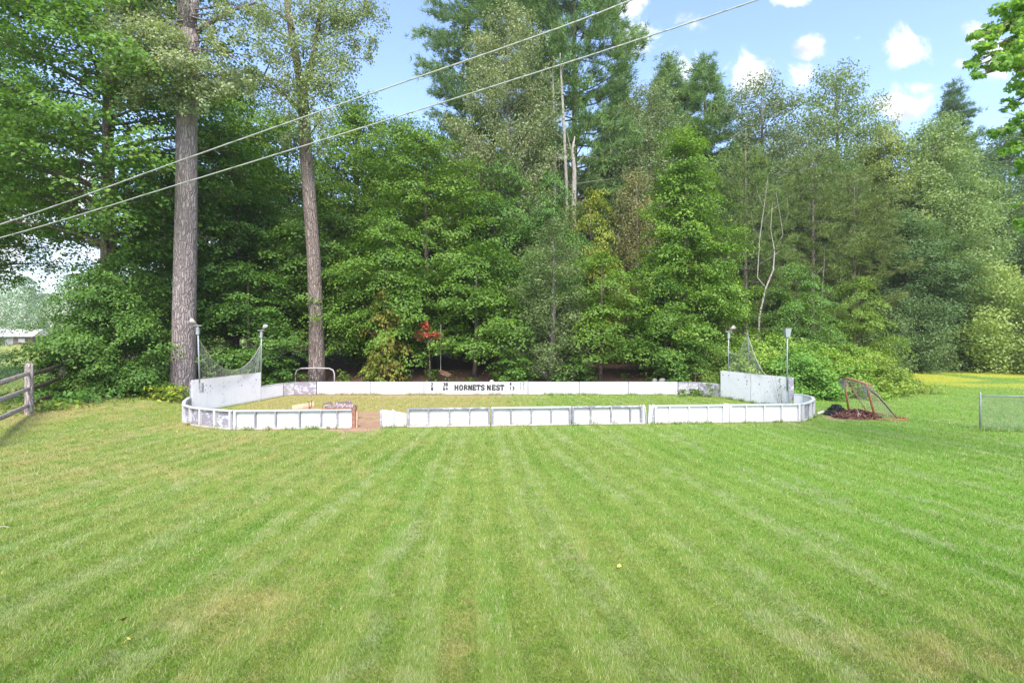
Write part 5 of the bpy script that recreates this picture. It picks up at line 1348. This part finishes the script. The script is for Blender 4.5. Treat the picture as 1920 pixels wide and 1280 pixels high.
# ------------------------------------------------------------------ logs, debris, loose things
def log(label, px, Y, z, L, r, rz, tilt=0.0, bark='logbark', end='rawwood', n=12, seed=0, group='firewood inside the rink'):
    rng = np.random.default_rng(seed); x, y = G(px, Y); e = thing('log', label, 'log', (x, y, z)); e.rotation_euler = (0, tilt, rz)
    prof = 1 + rng.normal(0, .09, n); m = 6; vs = []; mb = MB()
    for i in range(m):
        f = i / (m - 1); pj = 1 + rng.normal(0, .04, n)
        vs += [((f - .5) * L, math.cos(2 * PI * k / n) * r * prof[k] * pj[k], math.sin(2 * PI * k / n) * r * prof[k] * pj[k]) for k in range(n)]
    mb.add(vs, [(i * n + k, i * n + (k + 1) % n, (i + 1) * n + (k + 1) % n, (i + 1) * n + k) for i in range(m - 1) for k in range(n)]); mb.build('bark', MAT[bark], e)
    for s, o in ((-1, 0), (1, (m - 1) * n)):
        mb = MB(); mb.add([(v[0] + s * .003, v[1] * .97, v[2] * .97) for v in vs[o:o + n]], [tuple(range(n)) if s > 0 else tuple(reversed(range(n)))]); mb.build('cut_end', MAT[end], e)
    return e


def rock_pile(name, label, cat_, px, Y, w, d, h, n, size, matn, seed, mound=None, tint=(1, 1, 1)):
    rng = np.random.default_rng(seed); x, y = G(px, Y); e = thing(name, label, cat_, (x, y, ghs(x, y)))
    mb = MB(); K = 22
    vs = [(0, 0, h * .8)]
    for i, fr in enumerate((.3, .6, .85, 1.0)):
        for k in range(K):
            a = 2 * PI * k / K; q = fr * (1 + rng.normal(0, .06)); vs.append((math.cos(a) * w / 2 * q, math.sin(a) * d / 2 * q, max(-.02, h * (1 - fr ** 1.6) * .8 * (1 + rng.normal(0, .15)) - .01)))
    fs = [(0, 1 + k, 1 + (k + 1) % K) for k in range(K)] + [(1 + i * K + k, 1 + (i + 1) * K + k, 1 + (i + 1) * K + (k + 1) % K, 1 + i * K + (k + 1) % K) for i in range(3) for k in range(K)]
    mb.add(vs, fs); mb.build('mound', MAT[mound or matn], e, True)
    if n:
        a = rng.uniform(0, 2 * PI, n); q = np.sqrt(rng.random(n))
        C = np.stack([np.cos(a) * w / 2 * q, np.sin(a) * d / 2 * q, h * (1 - q ** 1.6) * .85 + rng.uniform(0, .05, n)], 1)
        V, Fc = leaves(C, rng.normal(0, .7, (n, 3)) + np.array([0, -.3, .8]), size * rng.uniform(.5, 1.6, n), rng, .45, .15, 0)
        o = link('litter', mesh_arrays('litter', V, Fc), MAT[matn], e); o.color = (*tint, 1)
    return e


rock_pile('ash_mound', 'low sandy mound left of the logs inside the rink', 'mound', 527, 19.0, 1.1, .8, .34, 0, .1, 'sand', 1)
log('pale split log with rough end inside the rink, left of the pair', 569, 19.3, .30, .75, .165, .35, -.10, 'rawwood', 'rawwood', 9, 3)
log('long thin reddish log just behind the front boards', 566, 18.4, .36, .95, .05, .05, 0, 'rot', 'rot', 8, 4)
log('log with orange cut face toward the camera near the gap', 614, 18.9, .36, .55, .20, 1.9, .0, 'logbark', 'rawwood', 12, 5)
log('grey-barked log right of the orange-faced log', 630, 18.7, .40, .7, .15, .55, -.12, 'logbark', 'logbark', 10, 6)
log('pinkish split log at the right end of the firewood', 648, 18.6, .42, .75, .16, .15, .10, 'palelog', 'rawwood', 7, 7)
log('upright split piece of firewood beside the rotten post', 657, 18.7, .45, .5, .09, .3, 1.2, 'palelog', 'rawwood', 6, 17)
log('small dark split log on top of the grey-barked log', 637, 18.75, .55, .45, .07, .9, .1, 'logbark', 'rawwood', 6, 18)
log('flat grey log lying under the other firewood', 636, 18.6, .17, 1.1, .17, .1, 0, 'logbark', 'rawwood', 10, 8)
log('log on the ground under the pale split log', 575, 19.0, .13, .9, .14, .2, 0, 'logbark', 'rawwood', 10, 9)
x, y = G(541, 18.5); e = thing('metal_grate', 'dark slatted grate leaning on the logs', 'grate', (x, y, .28), .2); e.rotation_euler = (.15, .75, .2)
for s in (-1, 1):
    mb = MB(); mb.bar((-.16, .1 * s, 0), (.16, .1 * s, 0), .03, .03); mb.build('side_bar', MAT['black'], e)
mb = MB()
for k in range(5): mb.bar((-.13 + .065 * k, -.1, .012), (-.13 + .065 * k, .1, .012), .02, .012)
mb.build('slats', MAT['grey'], e)
x, y = G(580, 19.0); e = thing('fire_poker', 'dark forked iron standing upright behind the split log', 'poker', (x, y, .2))
mb = MB(); mb.tube([(0, 0, 0), (-.01, 0, .38)], .013, 6); mb.tube([(0, 0, .12), (.07, 0, .2), (.08, 0, .42)], .011, 6); mb.build('iron', MAT['black'], e)

rock_pile('debris_pile', 'low pile of dark brown leaves and sticks in the mouth of the rusty goal', 'pile', 1605, 19.0, 1.65, 1.0, .30, 900, .10, 'mulch', 11, None, (1.25, 1.1, 1.1))
rock_pile('debris_pile', 'black heap on the left end of the brown pile', 'pile', 1568, 19.5, .8, .7, .42, 420, .10, 'dark_mulch', 12)
log('pale piece of wood on the grass left of the black heap', 1538, 19.6, .09, .3, .05, .3, -.25, 'stone', 'stone', 8, 13, None)
mb = MB(); x, y = G(1609, 18.6); e = thing('stick', 'short pale stick standing in the brown pile', 'stick', (x, y, .1)); mb.tube([(0, 0, 0), (-.01, -.02, .14), (-.03, -.02, .3)], [.014, .012, .006], 5); mb.build('stick_body', MAT['stone'], e)

# swing and things behind the far boards
Yw = 27.8; x = TX(826, Yw); z0 = ghs(x, Yw)
e = thing('rope_swing', 'rope swing with a tilted brown wooden seat behind the lettered board', 'swing', (x, Yw, z0))
mb = MB(); mb.tube([(.02, 0, 3.4 - z0), (0, 0, 2.4 - z0), (.01, 0, .95 - z0 + .05)], .014, 6); mb.build('rope', MAT['rope'], e)
mb = MB(); mb.bar((-.06, 0, .99 - z0), (.52, .02, .76 - z0), .3, .045, up=(0.3, -.3, 1)); mb.build('seat', MAT['brown'], e)
mb = MB(); mb.bar((.02, -.1, .86 - z0), (.46, -.08, .70 - z0), .12, .05, up=(0.3, -.3, 1)); mb.build('seat_brace', MAT['rot'], e)
Yt = 27.2; x = TX(1307, Yt); z0 = ghs(x, Yt); e = thing('sawhorse', 'small brown sawhorse with pale top behind the far right corner', 'sawhorse', (x, Yt, z0)); h = .93 - z0
mb = MB(); mb.box(-.2, .3, -.07, .07, h - .05, h); mb.build('top_beam', MAT['stone'], e)
for (dx, dy) in ((-.12, -.14), (-.12, .14), (.2, -.14), (.2, .14)):
    mb = MB(); mb.bar((dx, dy * .35, h - .052), (dx * 1.4, dy * 1.6, 0), .05, .05, up=(1, 0, 0)); mb.build('leg', MAT['rot'], e)
for (px, Y, r, lab) in ((1242, 26.9, .16, 'pale stone on the litter bank behind the far boards, right one'), (1228, 27.1, .12, 'smaller pale stone on the litter bank, left one'), (922, 26.3, .10, 'pale lump showing above the right half of the lettered board')):
    x, y = G(px, Y); z = .58 if px < 1000 else .56
    e = thing('rock', lab, 'rock', (x, y, z)); rng = np.random.default_rng(px); mb = MB(); n = 9
    vs = [(0, 0, r * .8)] + [(math.cos(2 * PI * k / n) * r * q * (1 + rng.normal(0, .12)), math.sin(2 * PI * k / n) * r * q * .8, zz * r) for (q, zz) in ((.7, .6), (1.15, .05), (1.0, -.9)) for k in range(n)]
    mb.add(vs, [(0, 1 + k, 1 + (k + 1) % n) for k in range(n)] + [(1 + i * n + k, 1 + (i + 1) * n + k, 1 + (i + 1) * n + (k + 1) % n, 1 + i * n + (k + 1) % n) for i in range(2) for k in range(n)])
    mb.build('rock_body', MAT['stone'], e, True)

# ------------------------------------------------------------------ fences
def rail_fence():
    p0 = Vector((-16.3, 18.0)); d = Vector((-2.2, 3.8)).normalized()
    e = thing('rail_fence', 'weathered split-rail wooden fence running off to the left', 'fence', (p0.x, p0.y, ghs(p0.x, p0.y)))
    zb = ghs(p0.x, p0.y)
    for k, s in enumerate((-5.0, 0, 5.0, 10)):
        q = d * s; z = ghs(p0.x + q.x, p0.y + q.y) - zb; rng = np.random.default_rng(k)
        mb = MB(); mb.tube([(q.x, q.y, z - .2), (q.x + .01, q.y, z + .6), (q.x, q.y, z + 1.35), (q.x + .02, q.y, z + 1.70), (q.x + .02, q.y, z + 1.74)], [.135, .12, .125, .115, .06], 8); mb.build('post', MAT['fence'], e)
    for (za, zb2) in ((1.35, 1.40), (.86, .88), (.36, .33)):
        for k, (s0, s1) in enumerate(((-5.0, 0), (0, 5.0), (5.0, 10))):
            a = d * s0; b_ = d * s1; m_ = (a + b_) / 2
            mb = MB(); mb.tube([(a.x, a.y, za - .02), (m_.x + .02, m_.y, (za + zb2) / 2 - .03), (b_.x, b_.y, zb2)], [.055, .075, .06], 6); mb.build('rail', MAT['fence' if k == 0 else 'fencedark'], e)


rail_fence()


def chain_fence():
    x0, y0 = G(1838, 16.6); e = thing('chain_link_fence', 'galvanised chain-link fence entering from the right edge', 'fence', (x0, y0, ghs(x0, y0))); L = 5.5; dy = -.18 * 1; h = 1.08
    P_ = lambda s, z: Vector((s, dy * s, z))
    for s in (0, 2.75, 5.5):
        mb = MB(); mb.tube([P_(s, -.1), P_(s, h + .06), P_(s, h + .10)], [.03, .03, .012], 8); mb.build('post', MAT['galv'], e, True)
    mb = MB(); mb.tube([P_(.03, h), P_(L, h)], .021, 8); mb.build('top_rail', MAT['galv'], e, True)
    mb = MB(); c = .075; N = int((L + h) / c)
    for i in range(N):
        for s in (1, -1):
            a0 = i * c if s == 1 else i * c - h
            pts = []
            for z in (0.03, h):
                x = a0 - (z if s == 1 else -z) if s == 1 else a0 + z
                pts.append((x, z))
            (xa, za), (xb, zb_) = pts
            lo, hi = .04, L
            def clip(xa, za, xb, zb_):
                dx = xb - xa
                t0, t1 = 0, 1
                for lim, sg in ((lo, 1), (hi, -1)):
                    fa = sg * (xa - lim); fb = sg * (xb - lim)
                    if fa < 0 and fb < 0: return None
                    if fa < 0: t0 = max(t0, fa / (fa - fb))
                    if fb < 0: t1 = min(t1, fa / (fa - fb))
                return None if t0 >= t1 else (xa + dx * t0, za + (zb_ - za) * t0, xa + dx * t1, za + (zb_ - za) * t1)
            r4 = clip(xa, za, xb, zb_)
            if r4: mb.tube([P_(r4[0], r4[1]) + Vector((0, .004 * s, 0)), P_(r4[2], r4[3]) + Vector((0, .004 * s, 0))], .0032, 3, False)
    mb.build('wire_mesh', MAT['galv'], e)


chain_fence()

# ------------------------------------------------------------------ overhead cables
def cable(label, pts, r, matn):
    P0 = Vector(pts[0]); e = thing('overhead_cable', label, 'cable', P0)
    # smooth through the points (quadratic sag)
    q = []; n = len(pts)
    def cr(i, t):
        p = [Vector(pts[max(0, min(n - 1, i + k))]) for k in (-1, 0, 1, 2)]
        return .5 * ((2 * p[1]) + (p[2] - p[0]) * t + (2 * p[0] - 5 * p[1] + 4 * p[2] - p[3]) * t * t + (3 * p[1] - p[0] - 3 * p[2] + p[3]) * t ** 3)
    for i in range(n - 1):
        for k in range(8): q.append(cr(i, k / 8) - P0)
    q.append(Vector(pts[-1]) - P0)
    mb = MB(); mb.tube(q, r, 7); mb.build('wire', MAT[matn], e, True)
    mb = MB(); m = []
    for i in range(len(q) * 3 - 2):
        f = i / 3; k = int(f); p = q[k].lerp(q[min(k + 1, len(q) - 1)], f - k); a = i * 1.1; m.append(p + Vector((0, math.cos(a), math.sin(a))) * r * 1.0)
    mb.tube(m, r * .4, 4, False); mb.build('wrap_strand', MAT[matn], e, True)
    return e


cable('upper pale overhead cable slanting up across the trees', [PP(-420, 552, 14.5), PP(0, 421, 12), PP(350, 297, 10.3), PP(700, 174, 9.0), PP(1000, 70, 8.0), PP(1185, 0, 7.5), PP(1500, -130, 6.7), PP(2100, -420, 5.5)], .0115, 'cable')
cable('lower pale overhead cable slanting up across the trees', [PP(-420, 555, 14.5), PP(0, 446, 12), PP(350, 341, 10.4), PP(700, 233, 9.2), PP(1000, 138, 8.3), PP(1180, 80, 7.8), PP(1420, 0, 7.2), PP(2100, -240, 5.8)], .0105, 'cable')

# ------------------------------------------------------------------ far left shed
x, y = G(34, 95); e = thing('shed', 'low dark shed with pale roof far away at the left', 'shed', (x, y, 0), .15)
mb = MB(); mb.box(-3.6, 3.6, -2, 2, 0, 1.7); mb.build('wall', MAT['shed'], e)
mb = MB(); mb.add([(-3.9, -2.5, 1.72), (3.9, -2.5, 1.72), (3.9, 0, 3.0), (-3.9, 0, 3.0), (-3.9, 2.5, 1.72), (3.9, 2.5, 1.72)], [(0, 1, 2, 3), (3, 2, 5, 4), (0, 3, 4), (1, 5, 2)]); mb.build('roof', MAT['roof'], e)
mb = MB(); mb.box(-.6, .6, -2.04, -2.002, .02, 1.5); mb.build('door', MAT['stud'], e)
mb = MB(); mb.box(1.4, 2.4, -2.04, -2.002, .7, 1.4); mb.build('window', MAT['glass'], e)

# ------------------------------------------------------------------ fallen leaves
for (px, py, lab, m_, s) in ((232, 1172, 'curled brown leaf on the lawn at lower left', 'dryleaf', .085), (1161, 1066, 'single yellow leaf on the lawn right of center', 'yellowleaf', .075), (241, 1209, 'small yellow leaf below the brown one', 'yellowleaf', .055)):
    Y = CAMH * F / (py - HOR); x = TX(px, Y); z = ghs(x, Y) + .055
    rng = np.random.default_rng(px); e = thing('fallen_leaf', lab, 'leaf', (x, Y, z), rng.uniform(0, 6))
    V, Fc = lobed(np.array([[0, 0, 0.0]]), np.array([[.3, -.5, .8]]), np.array([s]), rng, .2); o = link('blade', mesh_arrays('blade', V, Fc), MAT[m_], e)
    mb = MB(); mb.tube([(0, 0, 0), (-s * .5, .01, -.01), (-s * .9, .0, -.02)], .0015, 4); mb.build('stalk', MAT[m_], e)
Y = CAMH * F / (993 - HOR); x = TX(6, Y); e = thing('twig', 'thin pale twig on the lawn at the left edge', 'twig', (x, Y, ghs(x, Y) + .05)); mb = MB(); mb.tube([(-.09, 0, 0), (0, .01, .008), (.09, 0, 0)], .004, 5); mb.build('twig_body', MAT['stone'], e)

# ------------------------------------------------------------------ air
hz = MB(); hz.box(-440, 440, -440, 440, -1.5, 46)
hm = bpy.data.materials.new('haze_air'); hm.use_nodes = True; ht = hm.node_tree; ht.nodes.clear()
ho = ht.nodes.new('ShaderNodeOutputMaterial'); hv = ht.nodes.new('ShaderNodeVolumePrincipled')
hv.inputs['Color'].default_value = (1.0, .97, .92, 1); hv.inputs['Density'].default_value = 0.0005; hv.inputs['Anisotropy'].default_value = 0.2
ht.links.new(hv.outputs[0], ho.inputs['Volume'])
tag(hz.build('haze', hm), 'thin pale summer haze in the air', 'haze', kind='stuff')
